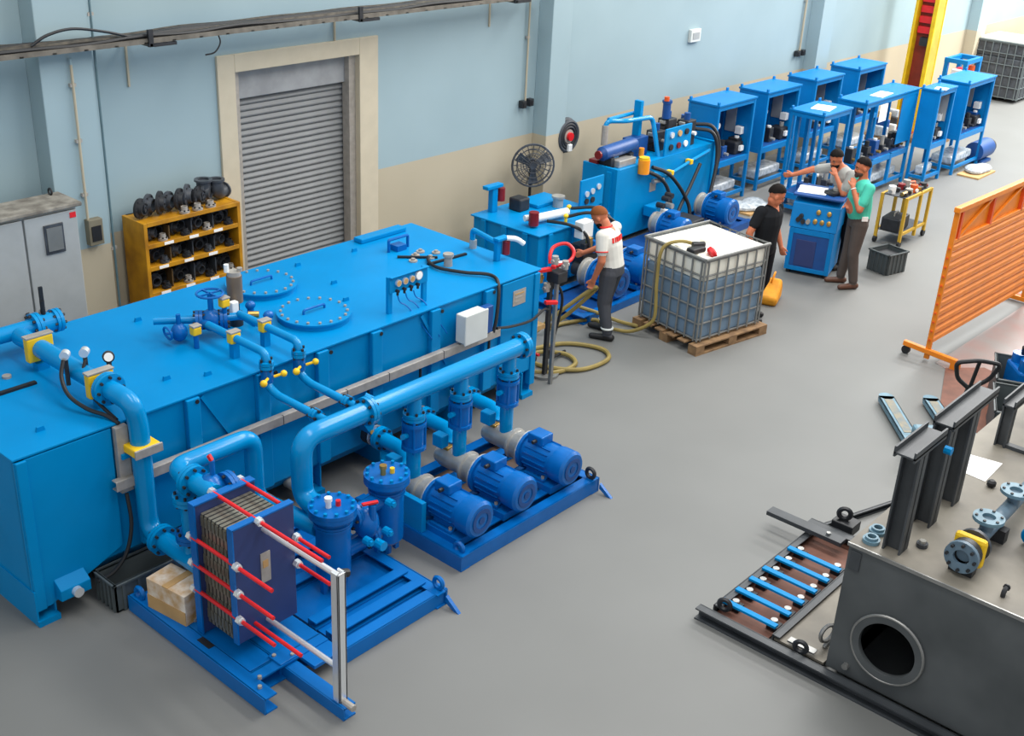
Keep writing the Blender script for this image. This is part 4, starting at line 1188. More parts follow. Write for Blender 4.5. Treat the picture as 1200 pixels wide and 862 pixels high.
# ---------------------------------------------------------------- olive hoses
hs = B().cable([(9.05, 7.42, .04), (9.3, 7.2, .03), (9.62, 7.2, .03), (9.72, 7.42, .04), (9.55, 7.66, .04), (9.3, 7.62, .05), (9.28, 7.35, .05), (9.55, 7.06, .03), (9.98, 7.02, .03), (10.16, 7.25, .03), (9.98, 7.62, .03), (9.6, 7.78, .03), (9.35, 7.86, .03), (9.2, 7.75, .03)], .026, 8, 8).build('hose_coil', HOSE)
tag(hs, 'olive hose lying in loose loops on the floor beside the tank end', 'hose')
hs = B().cable([(9.6, 8.0, .03), (9.92, 8.06, .04), (10.08, 7.86, .3), (10.26, 7.57, .62), (10.3, 7.5, .68), (10.32, 7.55, .6), (10.2, 7.8, .28), (10.1, 8.02, .05), (10.4, 8.02, .03), (10.78, 7.84, .03), (10.7, 7.6, .03)], .024, 8, 8).build('hose', HOSE)
tag(hs, 'olive hose loop held in the hand of the man in white', 'hose')
hs = B().cable([(10.75, 8.05, .14), (10.85, 7.85, .1), (10.95, 7.6, .04), (11.02, 7.35, .03)], .024, 8).build('hose', HOSE)
tag(hs, 'short olive hose running from the motor skid to the pallet', 'hose')
# ---------------------------------------------------------------- IBC on pallet
def ibc(name, label, loc, rz, liquid, topm, cage, sx=1.2, sy=1.0, h=1.0, pallet=True):
    t = thing(name, label, 'container', loc, rz, local=True)
    z0 = .02 if pallet else .08
    lv = z0 + (h - z0) * .74
    B().box(.05, sx - .05, .05, sy - .05, z0, lv).build('lower_tank', liquid, t, sm=0, bev=.03)
    B().box(.05, sx - .05, .05, sy - .05, lv, h + .02).build('upper_tank', topm, t, sm=0, bev=.03)
    bar = None
    zs = [z0 + .02 + (h - z0) * k / 5 for k in range(5)] + [h - .0]
    for z in zs:
        if bar is None:
            bar = B().tube([(.03, .03, 0), (sx - .03, .03, 0), (sx - .03, sy - .03, 0), (.03, sy - .03, 0), (.03, .03, 0)], .012, 0, 6).build('cage_hoop', cage, t)
            bar.location = (0, 0, z)
        else:
            c = at(bar, (0, 0, 0))
            c.location = (0, 0, z)
    top = B().tube([(.02, .02, h + .03), (sx - .02, .02, h + .03), (sx - .02, sy - .02, h + .03), (.02, sy - .02, h + .03), (.02, .02, h + .03)], .02, 0, 8).build('top_rail', cage, t)
    u = None
    n1, n2 = 7, 7
    P = [(sx * (k + .5) / n1, .02) for k in range(n1)] + [(sx * (k + .5) / n1, sy - .02) for k in range(n1)] + [(.02, sy * (k + .5) / n2) for k in range(n2)] + [(sx - .02, sy * (k + .5) / n2) for k in range(n2)] + [(.025, .025), (sx - .025, .025), (.025, sy - .025), (sx - .025, sy - .025)]
    for (x, y) in P:
        if u is None:
            u = B().cyl((0, 0, z0), (0, 0, h + .03), .012, n=6).build('cage_upright', cage, t)
            u.location = (x, y, 0)
        else:
            c = at(u, (0, 0, 0))
            c.location = (x, y, 0)
    return t


t = ibc('bulk_container', 'caged white bulk liquid container on the pallet beside the man in black', (10.9, 6.45, .12), R(-10), IBCL, IBCT, CAGE, h=.99, sx=1.13)
B().cyl((.6, .5, 1.01), (.6, .5, 1.04), .12, n=24).build('filler_cap', IBCT, t)
for x in (.1, .82):
    B().box(x, x + .2, .15, .85, 1.0, 1.02).build('top_rib', IBCT, t, sm=0, bev=.006)
B().cyl((.2, .35, 1.0), (.2, .35, 1.1), .05, n=12).cyl((.14, .35, 1.08), (.28, .3, 1.08), .035, n=10).build('pump_head', BLACK, t)
B().box(.02, .24, .22, .34, 1.02, 1.08).build('pump_body', BLACK, t, sm=0, bev=.02)
B().lathe((.2, .14, 1.02), (.4, -.2, .3), [(.05, 0), (.075, .02), (.075, .06), (.04, .08)], 14).build('red_lid', RED, t)
B().box(1.03, 1.1, .4, .55, .1, .22).build('outlet_valve', BLKM, t, sm=0, bev=.01)
PL = thing('pallet', 'wooden pallet under the caged white liquid container', 'pallet', (10.87, 6.43, 0), R(-10), local=True)
d0 = B().box(0, 1.24, 0, .13, .1, .12).build('deck_board', WOOD, PL, sm=0, bev=.003)
d0.location = (-.02, -.03, 0)
for k in range(1, 6):
    c = at(d0, (0, 0, 0))
    c.location = (-.02, -.03 + k * .186, 0)
for y in (-.03, .44, .9):
    B().box(-.02, 1.22, y, y + .13, 0, .022).build('bottom_board', WOOD, PL, sm=0)
bk = B().box(0, .14, 0, .13, .022, .1).build('block', WOOD, PL, sm=0, bev=.003)
first = True
for x in (-.02, .54, 1.08):
    for y in (-.03, .44, .9):
        if first:
            bk.location = (x, y, 0)
            first = False
        else:
            c = at(bk, (0, 0, 0))
            c.location = (x, y, 0)
hs = B().cable([(11.28, 6.78, 1.15), (11.1, 6.95, 1.2), (10.95, 7.08, 1.1), (10.91, 7.08, .7), (10.9, 7.05, .3), (10.86, 7.12, .16), (10.78, 7.3, .05), (10.72, 7.5, .03)], .022, 8).build('hose', HOSE)
tag(hs, 'olive hose hanging over the side of the caged container', 'hose')
# ---------------------------------------------------------------- test bench
t = thing('test_bench', 'blue test bench cabinet with gauges between the three men', 'test bench', (14.25, 6.86, 0), R(-74), local=True)
B().box(-.36, .36, .0, .62, .06, .68).build('lower_cabinet', CBLUE, t, sm=0, bev=.006)
B().box(-.29, .29, -.012, .0, .12, .6).build('dark_panel', CBACK, t, sm=0)
B().box(-.22, .1, -.02, -.01, .14, .52).build('inner_box', NAVY, t, sm=0, bev=.004)
for (x0, x1, z0, z1) in ((-.36, -.29, .06, .675), (.29, .36, .06, .675), (-.289, .289, .06, .12), (-.289, .289, .6, .675)):
    B().box(x0, x1, -.02, .0, z0, z1).build('front_frame', CBLUE, t, sm=0, bev=.003)
B().prism([(-.38, -.02, .68), (-.38, .62, .68), (-.38, .62, 1.12), (-.38, .06, 1.02)], (.76, 0, 0)).build('control_console', CBLUE, t, sm=0, bev=.01)
for (x, z) in ((.05, .93), (.22, .93), (.02, .8), (.13, .8), (.24, .8)):
    B().lathe((x, .02 if z < .9 else .04, z), (0, -1, .2), [(.036, 0), (.036, .03), (.028, .034)], 14).build('pressure_gauge', BRASS, t)
for (x, z, m) in ((-.25, .8, BLKM), (-.17, .78, BLKM), (-.09, .79, CAST), (-.21, .85, BLKM)):
    B().cyl((x, .02, z), (x, -.03, z), .035, n=12).build('control_knob', m, t)
for (x, y) in ((-.3, .06), (.3, .06), (-.3, .56), (.3, .56)):
    B().cyl((x, y, 0), (x, y, .06), .04, n=12).build('foot', BLACK, t)
B().box(-.4, .4, .05, .64, 1.11, 1.14).build('top_tray', CBACK, t, sm=0, bev=.006)
t.scale = (.84, 1, .97)
pp = B().box(-.26, .12, .14, .5, 0, .004).build('paper_sheets', PAPER, None, sm=0)
pp.location = (14.27, 6.9, 1.107)
pp.rotation_euler = (0, 0, R(-68))
tag(pp, 'white paper sheets lying on top of the blue test bench', 'paper')
o = thing('part_block', 'dark machined part lying beside the papers on the test bench', 'machine part', (14.62, 6.78, 1.107), R(-20), local=True)
B().box(-.14, .12, -.09, .09, 0, .05).build('plate', BLKM, o, sm=0, bev=.01)
B().cyl((0, 0, .05), (0, 0, .09), .05, n=14).build('boss', CAST, o)
# orange bag
t = thing('orange_bag', 'orange yellow bag on the floor between the man in black and the bench', 'bag', (13.05, 6.72, 0), R(20), local=True)
B().prism([(-.2, -.12, 0), (.2, -.12, 0), (.22, -.12, .16), (.1, -.12, .3), (-.02, -.12, .18), (-.22, -.12, .12)], (0, .24, 0)).build('bag_body', mat('orange_cloth', (224, 150, 24), .7, var=.2), t, sm=60, bev=.04)
B().torus((.08, 0, .3), (0, 1, .2), .07, .012, 16, 6).build('handle', AMBER, t)
# crate
t = thing('storage_bin', 'dark grey plastic bin on the floor behind the man in teal', 'bin', (15.35, 6.2, 0), R(-14), local=True)
binmesh(t, -.2, .2, -.17, .17, .0, .3)
B().box(-.18, .18, -.15, .15, .2, .24).build('contents', BLKM, t, sm=0)
# ---------------------------------------------------------------- yellow trolley with parts
t = thing('parts_trolley', 'yellow tube frame trolley with machine parts on its top shelf', 'trolley', (16.8, 6.7, 0))
x0, x1, y0, y1 = 16.4, 17.25, 6.5, 6.88
for (x, y) in ((x0, y0), (x0 + .5, y0), (x1, y0), (x0, y1), (x0 + .5, y1), (x1, y1)):
    B().box(x - .022, x + .022, y - .022, y + .022, .08, .76).build('upright', TROY, t, sm=0, bev=.004)
for z in (.2, .74):
    B().box(x0, x1, y0 - .015, y0 + .015, z - .02, z + .02).box(x0, x1, y1 - .015, y1 + .015, z - .02, z + .02).build('rail', TROY, t, sm=0)
    B().box(x0, x1, y0, y1, z, z + .012).build('shelf', FITM, t, sm=0)
for x in (x0, x1):
    for y in (y0, y1):
        B().cyl((x, y - .02, .05), (x, y + .02, .05), .05, n=14).build('caster', BLACK, t)
PM = [BLKM, CAST, ORED, BRASS, BLKM, WHITE, FITM, DRED, CAST, BLKM]
for k in range(10):
    x, y = x0 + .09 + (k % 5) * .165, y0 + .1 + (k // 5) * .19
    o = thing('machine_part', '%s machine part on the yellow trolley, %s from the left in the %s row' % (('black', 'grey', 'rusty red', 'brass', 'black', 'white', 'dark grey', 'dark red', 'grey', 'black')[k], ('first', 'second', 'third', 'fourth', 'fifth')[k % 5], ('front', 'back')[k // 5]), 'machine part', (x, y, .752), R(37 * k), 'parts on the yellow trolley', local=True)
    B().cyl((0, 0, 0), (0, 0, .05 + .03 * (k % 3)), .055, n=14).build('body', PM[k], o)
    B().cyl((-.07, 0, .035), (.07, 0, .035), .028, n=10).build('shaft', PM[(k + 3) % 10], o)
o = thing('toolbox', 'black box on the lower shelf of the yellow trolley', 'box', (16.6, 6.7, .212), R(5), local=True)
B().box(-.22, .22, -.14, .14, 0, .2).build('case', BLKM, o, sm=0, bev=.02)
B().tube([(-.08, 0, .2), (-.08, 0, .25), (.08, 0, .25), (.08, 0, .2)], .01, .02, 6).build('handle', CAST, o)


# ---------------------------------------------------------------- blue cabinets
def cabinet(label, x0, x1, y0, y1, h=1.65, kind='closed', zb=.72, content=0, paper=None):
    t = thing('blue_cabinet', label, 'cabinet', ((x0 + x1) / 2, (y0 + y1) / 2, 0), group='blue machine cabinets by the wall')
    lw = .05
    for (x, y) in ((x0, y0), (x1 - lw, y0), (x0, y1 - lw), (x1 - lw, y1 - lw)):
        B().box(x, x + lw, y, y + lw, 0, h - .03).build('leg', CBLUE, t, sm=0, bev=.004)
    B().box(x0 - .015, x1 + .015, y0 - .015, y1 + .015, h - .03, h).build('top_plate', CBLUE, t, sm=0, bev=.004)
    for (x, y) in ((x0 + .02, y1 - .02), (x0 + .01, y0 + .02), (x1 - .02, y1 - .02)):
        B().box(x - .03, x + .03, y - .015, y + .015, h, h + .05).build('lifting_lug', CBLUE, t, sm=0, bev=.01)
    rails = [(x0 + lw, x1 - lw, y0 + .005, y0 + .045), (x0 + lw, x1 - lw, y1 - .045, y1 - .005), (x0 + .005, x0 + .045, y0 + lw, y1 - lw), (x1 - .045, x1 - .005, y0 + lw, y1 - lw)]
    for (a, b, c, d) in rails:
        B().box(a, b, c, d, zb - .09, zb).build('rail', CBLUE, t, sm=0)
        B().box(a, b, c, d, h - .1, h - .03).build('rail', CBLUE, t, sm=0)
        B().box(a, b, c, d, .1, .15).build('rail', CBLUE, t, sm=0)
    B().box(x0 + lw, x1 - lw, y0 + lw, y1 - lw, zb - .03, zb).build('deck', CBACK, t, sm=0)
    if kind == 'closed':
        B().box(x0 + .008, x0 + .022, y0 + lw, y1 - lw, zb, h - .1).build('side_panel', CBLUE, t, sm=0)
        B().box(x1 - .022, x1 - .008, y0 + lw, y1 - lw, zb, h - .1).build('side_panel', CBLUE, t, sm=0)
        B().box(x0 + lw, x1 - lw, y1 - .022, y1 - .008, zb, h - .1).build('back_panel', CBACK, t, sm=0)
        B().box(x1 - .045, x1 - .024, y1 - .25, y1 - .07, zb + .3, h - .13).build('terminal_panel', CABG, t, sm=0)
        B().box(x1 - .12, x1 - .024, y0 + .14, y0 + .26, zb + .3, zb + .42).build('relay_box', WHITE, t, sm=0, bev=.008)
        B().box(x1 - .3, x1 - .06, y0 + .1, y0 + .34, zb, zb + .2).build('pump_block', BLKM, t, sm=0, bev=.02)
        B().box(x1 - .2, x1 - .1, y0 + .06, y0 + .1, zb + .06, zb + .14).build('block_label', WHITE, t, sm=0)
    mw = x1 - x0
    n = max(3, int(mw * 3.6))
    for k in range(n):
        x = x0 + .12 + (mw - .24) * k / (n - 1)
        m = (BLKM, CBACK, BLKM, FITM)[(k + content) % 4]
        o = B().box(x - .07, x + .07, y0 + .14, y0 + .32, zb, zb + .12 + .06 * ((k + content) % 3)).build('valve_block', m, t, sm=0, bev=.01)
        B().cyl((x, y0 + .2, zb + .12), (x, y0 + .2, zb + .27), .04, n=8).build('solenoid', (CAST, BLKM, WHITE)[(k + content) % 3], o)
        B().cyl((x, y0 + .14, zb + .06), (x, y0 + .07, zb + .06), .026, n=8).build('port', (BRASS, CAST, BLKM)[k % 3], o)
    if kind == 'closed':
        B().cyl((x0 + .45, y0 + .3, zb + .5), (x0 + .45, y0 + .24, zb + .5), .05, n=12).build('gauge', WHITE, t)
        B().cyl((x0 + .6, y1 - .14, zb + .28), (x0 + .6, y1 - .08, zb + .28), .1, n=14).build('meter', CBLUE, t)
    else:
        for k in range(2):
            x = x0 + mw * (.3 + .36 * k)
            B().box(x - .03, x + .03, y1 - .05, y1, .1, h - .05).build('mid_post', CBLUE, t, sm=0)
            B().box(x - .03, x + .03, y0, y0 + .05, .1, zb).build('mid_post', CBLUE, t, sm=0)
    B().box(x0 + .1, x1 - .15, y0 + .1, y1 - .1, .15, .3).build('wrapped_parts', FILM, t, sm=60, bev=.03)
    return t


cabinet('closed blue cabinet nearest the tall power unit, first of the row along the wall', 15.76, 16.86, 9.43, 9.99, content=0)
cabinet('closed blue cabinet second from the power unit in the row along the wall', 17.28, 18.36, 9.46, 10.0, content=1)
cabinet('closed blue cabinet third from the power unit in the row along the wall', 18.88, 19.88, 9.45, 10.0, content=2)
cabinet('closed blue cabinet farthest along the wall, next to the yellow column', 20.48, 21.56, 9.44, 10.02, content=3)
cabinet('open frame blue cabinet with a white paper on top behind the man in grey', 16.54, 17.44, 8.06, 8.64, kind='open', content=1, zb=.35)
F = cabinet('long open frame blue cabinet with a notice hanging from its top', 17.92, 19.88, 8.04, 8.54, kind='open', content=2, zb=.62)
B().box(19.3, 19.85, 8.05, 8.06, .75, 1.55).build('front_panel', CBLUE, F, sm=0)
B().box(18.35, 18.62, 8.0, 8.006, 1.28, 1.56).build('notice', PAPER, F, sm=0)
cabinet('narrow closed blue cabinet between the long frame and the end cabinet', 19.92, 20.6, 7.68, 8.02, content=1)
cabinet('closed blue cabinet at the far right end of the front row', 21.0, 22.2, 7.61, 8.19, content=2)
for (x, y, z, sx, sy, rz, lb) in ((17.0, 8.33, 1.652, .4, .3, 12, 'white paper lying on the open frame blue cabinet'), (18.75, 8.2, 1.652, .5, .22, 5, 'white paper lying on the long blue cabinet'), (20.1, 7.75, 1.652, .22, .2, 10, 'small white paper on the narrow blue cabinet')):
    o = B().box(-sx / 2, sx / 2, -sy / 2, sy / 2, 0, .004).build('paper_sheet', PAPER, None, sm=0)
    o.location = (x, y, z)
    o.rotation_euler = (0, 0, R(rz))
    tag(o, lb, 'paper')
# wrapped goods on the floor under the cabinets
for (x, y, sx, sy, h, lb) in ((16.35, 9.0, .75, .45, .16, 'film wrapped goods on the floor before the first blue cabinet'), (17.75, 8.95, .7, .4, .2, 'film wrapped goods on the floor before the second blue cabinet'), (21.5, 7.35, .8, .4, .16, 'film wrapped goods on the floor at the end cabinet')):
    o = thing('wrapped_goods', lb, 'wrapped goods', (x, y, 0), local=True)
    bb = B()
    for k in range(5):
        bb.ell((random.uniform(-sx / 3, sx / 3), random.uniform(-sy / 3, sy / 3), h * .45), sx * .28, sy * .4, h * .5, 10, 7)
    bb.build('film_wrap', FILM, o, kind='stuff')
    B().box(-sx / 2, sx / 2, -sy / 2, sy / 2, 0, .03).build('tray', CARD, o, sm=0)
o = thing('electric_motor', 'dark blue electric motor on the floor beside the end cabinet', 'motor', (22.45, 7.7, 0), local=True)
B().cyl((-.3, 0, .22), (.3, 0, .22), .18, n=18).build('motor_body', CBACK, o)
B().cyl((.3, 0, .22), (.42, 0, .22), .15, n=18).build('fan_cowl', BLKM, o)
B().box(-.22, .22, -.16, .16, 0, .05).build('motor_foot', CBACK, o, sm=0)
# ---------------------------------------------------------------- far end
t = thing('crane_column', 'yellow and dark red steel column standing behind the blue cabinets', 'column', (24.2, 9.7, 0))
B().box(23.52, 23.9, 9.46, 9.52, 0, 6.5).build('column_flange', mat('tan_yellow_paint', (206, 170, 66), .5), t, sm=0)
for x in (23.5, 23.88):
    B().box(x, x + .03, 9.45, 9.53, 0, 6.5).build('flange_edge', YEL, t, sm=0)
B().box(23.52, 23.9, 9.86, 9.92, 0, 6.5).build('column_flange', YEL, t, sm=0)
B().box(23.7, 23.78, 9.52, 9.86, 0, 6.5).build('column_web', RUSTRED, t, sm=0)
for k in range(14):
    z = 1.95 + k * .2
    B().box(23.62, 23.7, 9.56, 9.83, z, z + .13).build('conductor_block', RED, t, sm=0)
B().box(23.55, 23.7, 9.56, 9.72, 1.72, 1.88).build('switch_box', BLKM, t, sm=0)
B().box(23.3, 24.3, 9.3, 10.1, 0, .04).build('base_plate', RUSTRED, t, sm=0)
t = thing('equipment_trolley', 'small blue tube trolley with black and orange equipment behind the end cabinet', 'trolley', (24.85, 9.25, 0))
x0, x1, y0, y1, h = 24.5, 25.2, 9.05, 9.45, 1.4
for (x, y) in ((x0, y0), (x1, y0), (x0, y1), (x1, y1)):
    B().box(x - .04, x + .04, y - .04, y + .04, 0, h).build('upright', CBLUE, t, sm=0)
for (a, b, c, d) in ((x0, x1, y0, y0), (x0, x1, y1, y1), (x0, x0, y0, y1), (x1, x1, y0, y1)):
    e = .004 if a == b else 0
    B().box(a - .04 - e, b + .04 + e, c - .04 - e, d + .04 + e, h - .06 - e, h + .02 + e).build('top_rail', CBLUE, t, sm=0)
    B().box(a - .04, b + .04, c - .04, d + .04, .1, .16).build('bottom_rail', CBLUE, t, sm=0)
B().box(24.72, 25.0, 9.12, 9.38, .16, 1.1).build('black_unit', BLKM, t, sm=0, bev=.02)
B().box(24.74, 24.98, 9.14, 9.36, 1.1, 1.2).build('red_cover', RED, t, sm=0, bev=.02)
B().cyl((25.08, 9.15, .5), (25.08, 9.15, 1.25), .08, n=12).build('orange_cylinder', ORED, t)
B().box(24.55, 24.68, 9.15, 9.35, .16, 1.2).build('white_unit', WHITE, t, sm=0, bev=.02)
DCAGE = mat('dark_cage_steel', (98, 106, 108), .5)
far = ibc('bulk_container', 'dark caged container nearest the right edge at the far end of the hall', (28.2, 9.1, 0), 0, FITM, FITM, DCAGE, sx=1.3, sy=1.25, h=1.3, pallet=False)
B().box(.1, 1.2, .1, 1.15, 1.32, 1.38).build('top_cover', IBCT, far, sm=0, bev=.02)
ibc('bulk_container', 'caged container with white top behind the dark one at the far end', (30.0, 9.1, 0), 0, FITM, IBCT, DCAGE, h=1.15, pallet=False)
for (x, y, lb) in ((22.6, 9.7, 'pile of wrapped parts on the floor left of the yellow column'), (23.1, 9.0, 'heap of small brown parts at the foot of the yellow column')):
    o = thing('parts_pile', lb, 'parts', (x, y, 0), local=True)
    B().box(-.4, .4, -.3, .3, 0, .1).build('pallet_base', WOOD, o, sm=0)
    for k in range(6):
        B().box(-.35 + .12 * k, -.25 + .12 * k, -.2 + .05 * (k % 3), .15, .1, .3 + .12 * (k % 3)).build('wrapped_part', (FILM, CBACK, CARD, LGREY, BLKM, FILM)[k], o, sm=0, bev=.02)
# ---------------------------------------------------------------- dark steel tank on the right
D = thing('steel_tank', 'unpainted dark steel tank with a round opening in its side at lower right', 'tank', (8.5, 1.6, 0))
DX0, DX1, DY0, DY1, DZ = 6.82, 10.3, 0.2, 2.63, 1.15
hc, hz, hr = 2.22, .46, .205
n = 40
vs, fs = [], []
rect = []
for k in range(n):
    t2 = 2 * PI * k / n
    c, s = math.cos(t2), math.sin(t2)
    vs.append((0, hc + hr * c, hz + hr * s))
for k in range(n):
    t2 = 2 * PI * k / n
    c, s = math.cos(t2), math.sin(t2)
    y1 = (DY1 - hc) if c > 0 else (hc - DY0)
    z1 = (DZ - .02 - hz) if s > 0 else (hz - .1)
    q = min(y1 / abs(c) if abs(c) > 1e-6 else 9e9, z1 / abs(s) if abs(s) > 1e-6 else 9e9)
    vs.append((0, hc + q * c, hz + q * s))
for k in range(n):
    j = (k + 1) % n
    fs.append((k, j, n + j, n + k))
for (cy, cz) in ((DY1, DZ - .02), (DY0, DZ - .02), (DY0, .1), (DY1, .1)):
    best = sorted(range(n, 2 * n), key=lambda i: (vs[i][1] - cy) ** 2 + (vs[i][2] - cz) ** 2)
    i = len(vs)
    vs.append((0, cy, cz))
    cand = [q for q in range(n, 2 * n)]
    lo = None
    for q in range(n):
        a, b3 = n + q, n + (q + 1) % n
        ona = abs(vs[a][1] - cy) < 1e-4, abs(vs[a][2] - cz) < 1e-4
        onb = abs(vs[b3][1] - cy) < 1e-4, abs(vs[b3][2] - cz) < 1e-4
        if (ona[0] and onb[1] and not ona[1]) or (ona[1] and onb[0] and not ona[0]):
            fs.append((a, b3, i))
m1 = len(vs)
allv = [(DX0, y, z) for (_, y, z) in vs] + [(DX0 + .015, y, z) for (_, y, z) in vs]
allf = [f[::-1] for f in fs] + [tuple(i + m1 for i in f) for f in fs] + [(k, (k + 1) % n, m1 + (k + 1) % n, m1 + k) for k in range(n)]
B().add(allv, allf).build('side_wall', DSTEEL, D, sm=30)
B().box(DX0 + .015, DX1, DY1 - .015, DY1, .1, DZ - .02).build('end_wall', DSTEEL, D, sm=0)
B().box(DX1 - .015, DX1, DY0, DY1 - .015, .1, DZ - .02).build('side_wall', DSTEEL, D, sm=0)
B().box(DX0 + .015, DX1 - .015, DY0, DY0 + .015, .1, DZ - .02).build('end_wall', DSTEEL, D, sm=0)
B().box(DX0, DX1, DY0, DY1, .085, .1).build('bottom_plate', DSTEEL, D, sm=0)
B().box(DX0 - .012, DX1 + .01, DY0, DY1 + .01, DZ - .02, DZ).build('top_plate', DTOP, D, sm=0, bev=.003)
B().box(DX0 - .016, DX0 - .004, DY0, DY1 + .01, DZ - .022, DZ + .004).build('top_edge_strip', STEEL, D, sm=0)
B().ring((DX0 - .022, hc, hz), (1, 0, 0), .268, hr, .03, 40).build('opening_flange', DSTEEL, D)
B().torus((DX0 - .016, hc, hz), (1, 0, 0), .262, .01, 40, 6).build('weld_bead', STEEL, D)
B().box(DX0 - .01, DX0, DY1 - .1, DY1 - .02, DZ - .2, DZ - .05).build('corner_plate', DBEAM, D, sm=0, bev=.003)
B().cyl((DX0 - .03, 2.48, .17), (DX0, 2.48, .17), .025, n=8).build('drain_plug', STEEL, D)
B().box(DX0 + .1, DX1, 2.5, 2.58, .0, .1).box(DX0 + .1, DX1, .6, .68, .0, .1).build('tank_runner', DBEAM, D, sm=0)
# posts and rails welded to the top


def hpost(parent, x, y, z0, z1, w=.13, d=.13, name='frame_post'):
    th = .014
    B().box(x - w / 2, x + w / 2, y - d / 2, y - d / 2 + th, z0, z1).box(x - w / 2, x + w / 2, y + d / 2 - th, y + d / 2, z0, z1).box(x - th / 2, x + th / 2, y - d / 2, y + d / 2, z0, z1).build(name, DBEAM, parent, sm=0)


for x in (6.97, 7.45, 7.86):
    hpost(D, x, 2.375, DZ, 1.93)


def rail(parent, x0, x1, y0, y1, z0, z1, th=.014):
    B().box(x0, x1, y0, y0 + th, z0, z1).box(x0, x1, y1 - th, y1, z0, z1).box(x0, x1, y0, y1, z0 + .02, z0 + .02 + th).build('frame_rail', DBEAM, parent, sm=0)


rail(D, 6.78, 7.28, 2.30, 2.45, 1.92, 1.995)
rail(D, 7.40, 8.2, 2.30, 2.45, 1.92, 1.995)
hpost(D, 9.03, 2.42, DZ, 1.5, .09, .09)
hpost(D, 9.6, 2.2, DZ, 1.5, .09, .09)
rail(D, 8.95, 10.2, 2.36, 2.46, 1.5, 1.58)
B().box(9.0, 9.06, 1.4, 2.4, DZ, DZ + .03).build('top_bar', DBEAM, D, sm=0)
B().cyl((7.3, 2.3, 1.83), (7.3, 2.25, 1.83), .03, n=8).build('blue_tag', BLUE, D)
# flange rings lying at the corner
for (x, y, z) in ((6.92, 2.54, DZ), (7.05, 2.56, DZ)):
    pass
for k, (x, y) in enumerate(((6.93, 2.53), (7.07, 2.55))):
    o = thing('pipe_flange', ('pale blue flange nearest the corner on the dark tank top', 'pale blue flange second from the corner on the dark tank top')[k], 'pipe fitting', (x, y, DZ), local=True)
    B().ring((0, 0, 0), (0, 0, 1), .06, .03, .025, 18).build('ring', LBLUE, o)
    B().ring((0, 0, .025), (0, 0, 1), .045, .03, .02, 18).build('neck', LBLUE, o)
o = thing('pipe_plug', 'small grey plug lying near the first post on the dark tank', 'pipe fitting', (7.13, 2.25, DZ), local=True)
B().cyl((0, 0, 0), (0, 0, .03), .04, n=10).build('plug_base', FITM, o)
B().cyl((0, 0, .03), (0, 0, .05), .024, n=6).build('plug_head', CAST, o)
o = thing('pipe_elbow', 'small black fitting at the edge of the dark tank top', 'pipe fitting', (6.95, 1.62, DZ), local=True)
B().tube([(0, 0, 0), (0, 0, .04), (.04, 0, .05)], .016, .02, 8).build('bend', BLKM, o)
B().ring((.04, 0, .05), (1, 0, 0), .024, .01, .01, 10).build('end_collar', BLKM, o)
o = B().prism([(8.34, 2.28, 0), (8.72, 2.29, 0), (8.66, 2.6, 0), (8.36, 2.5, 0)], (0, 0, .004)).build('drawing_sheet', PAPER, None, sm=0)
o.location = (0, 0, DZ)
tag(o, 'white drawing sheet lying on top of the dark steel tank', 'paper')
o = B().lathe((8.3, 2.22, DZ), (0, 0, 1), [(.02, 0), (.035, .015), (.035, .04), (.02, .055)], 12).build('black_knob', BLACK)
tag(o, 'small black knob beside the white sheet on the dark tank', 'knob')
# flanged pipe with yellow valve
t = thing('flanged_pipe', 'grey blue flanged pipe with a yellow valve lying on the dark tank', 'pipe', (7.4, 1.93, DZ))
py, pz = 1.93, DZ + .15
B().tube([(7.0, py, pz), (8.9, py + .02, pz)], .05, 0, 14).build('main_pipe', DPIPE, t)
B().ring((6.95, py, pz), (1, 0, 0), .115, .055, .03, 22).build('end_flange', DPIPE, t)
bolts('bolt', (6.93, py, pz), (1, 0, 0), .093, 8, BLKM, t, .012, .09)
B().ring((7.0, py, pz), (1, 0, 0), .105, .05, .05, 22).build('valve_body', BLKM, t)
B().box(7.06, 7.12, py - .11, py + .11, pz - .11, pz + .11).build('valve_yoke', YEL, t, sm=0, bev=.03)
B().ring((7.15, py, pz), (1, 0, 0), .115, .05, .03, 22).build('valve_flange', FITM, t)
for x in (7.36, 7.86):
    B().cyl((x, py, pz), (x, py, pz + .11), .045, n=14).build('branch_pipe', DPIPE, t)
    r = B().ring((x, py, pz + .11), (0, 0, 1), .105, .045, .025, 22).build('branch_flange', LBLUE, t)
    bolts('bolt', (x, py, pz + .105), (0, 0, 1), .083, 6, BLKM, r, .011, .04)
for x in (7.04, 7.6, 8.4):
    B().box(x - .04, x + .04, py - .08, py + .08, DZ, pz - .05).build('pipe_chock', BLKM, t, sm=0)
t = thing('blue_valve', 'bright blue hand valve lying on the dark tank at the right edge', 'valve', (7.62, 1.66, DZ), R(30), local=True)
B().cyl((-.1, 0, .07), (.1, 0, .07), .05, n=14).build('valve_body', BLUE, t)
for x in (-.12, .1):
    B().cyl((x, 0, .07), (x + .02, 0, .07), .075, n=16).build('valve_flange', BLUE, t)
B().cyl((0, 0, .1), (0, 0, .2), .02, n=8).torus((0, 0, .2), (0, 0, 1), .06, .01, 16, 6).build('handwheel', BLUE, t)
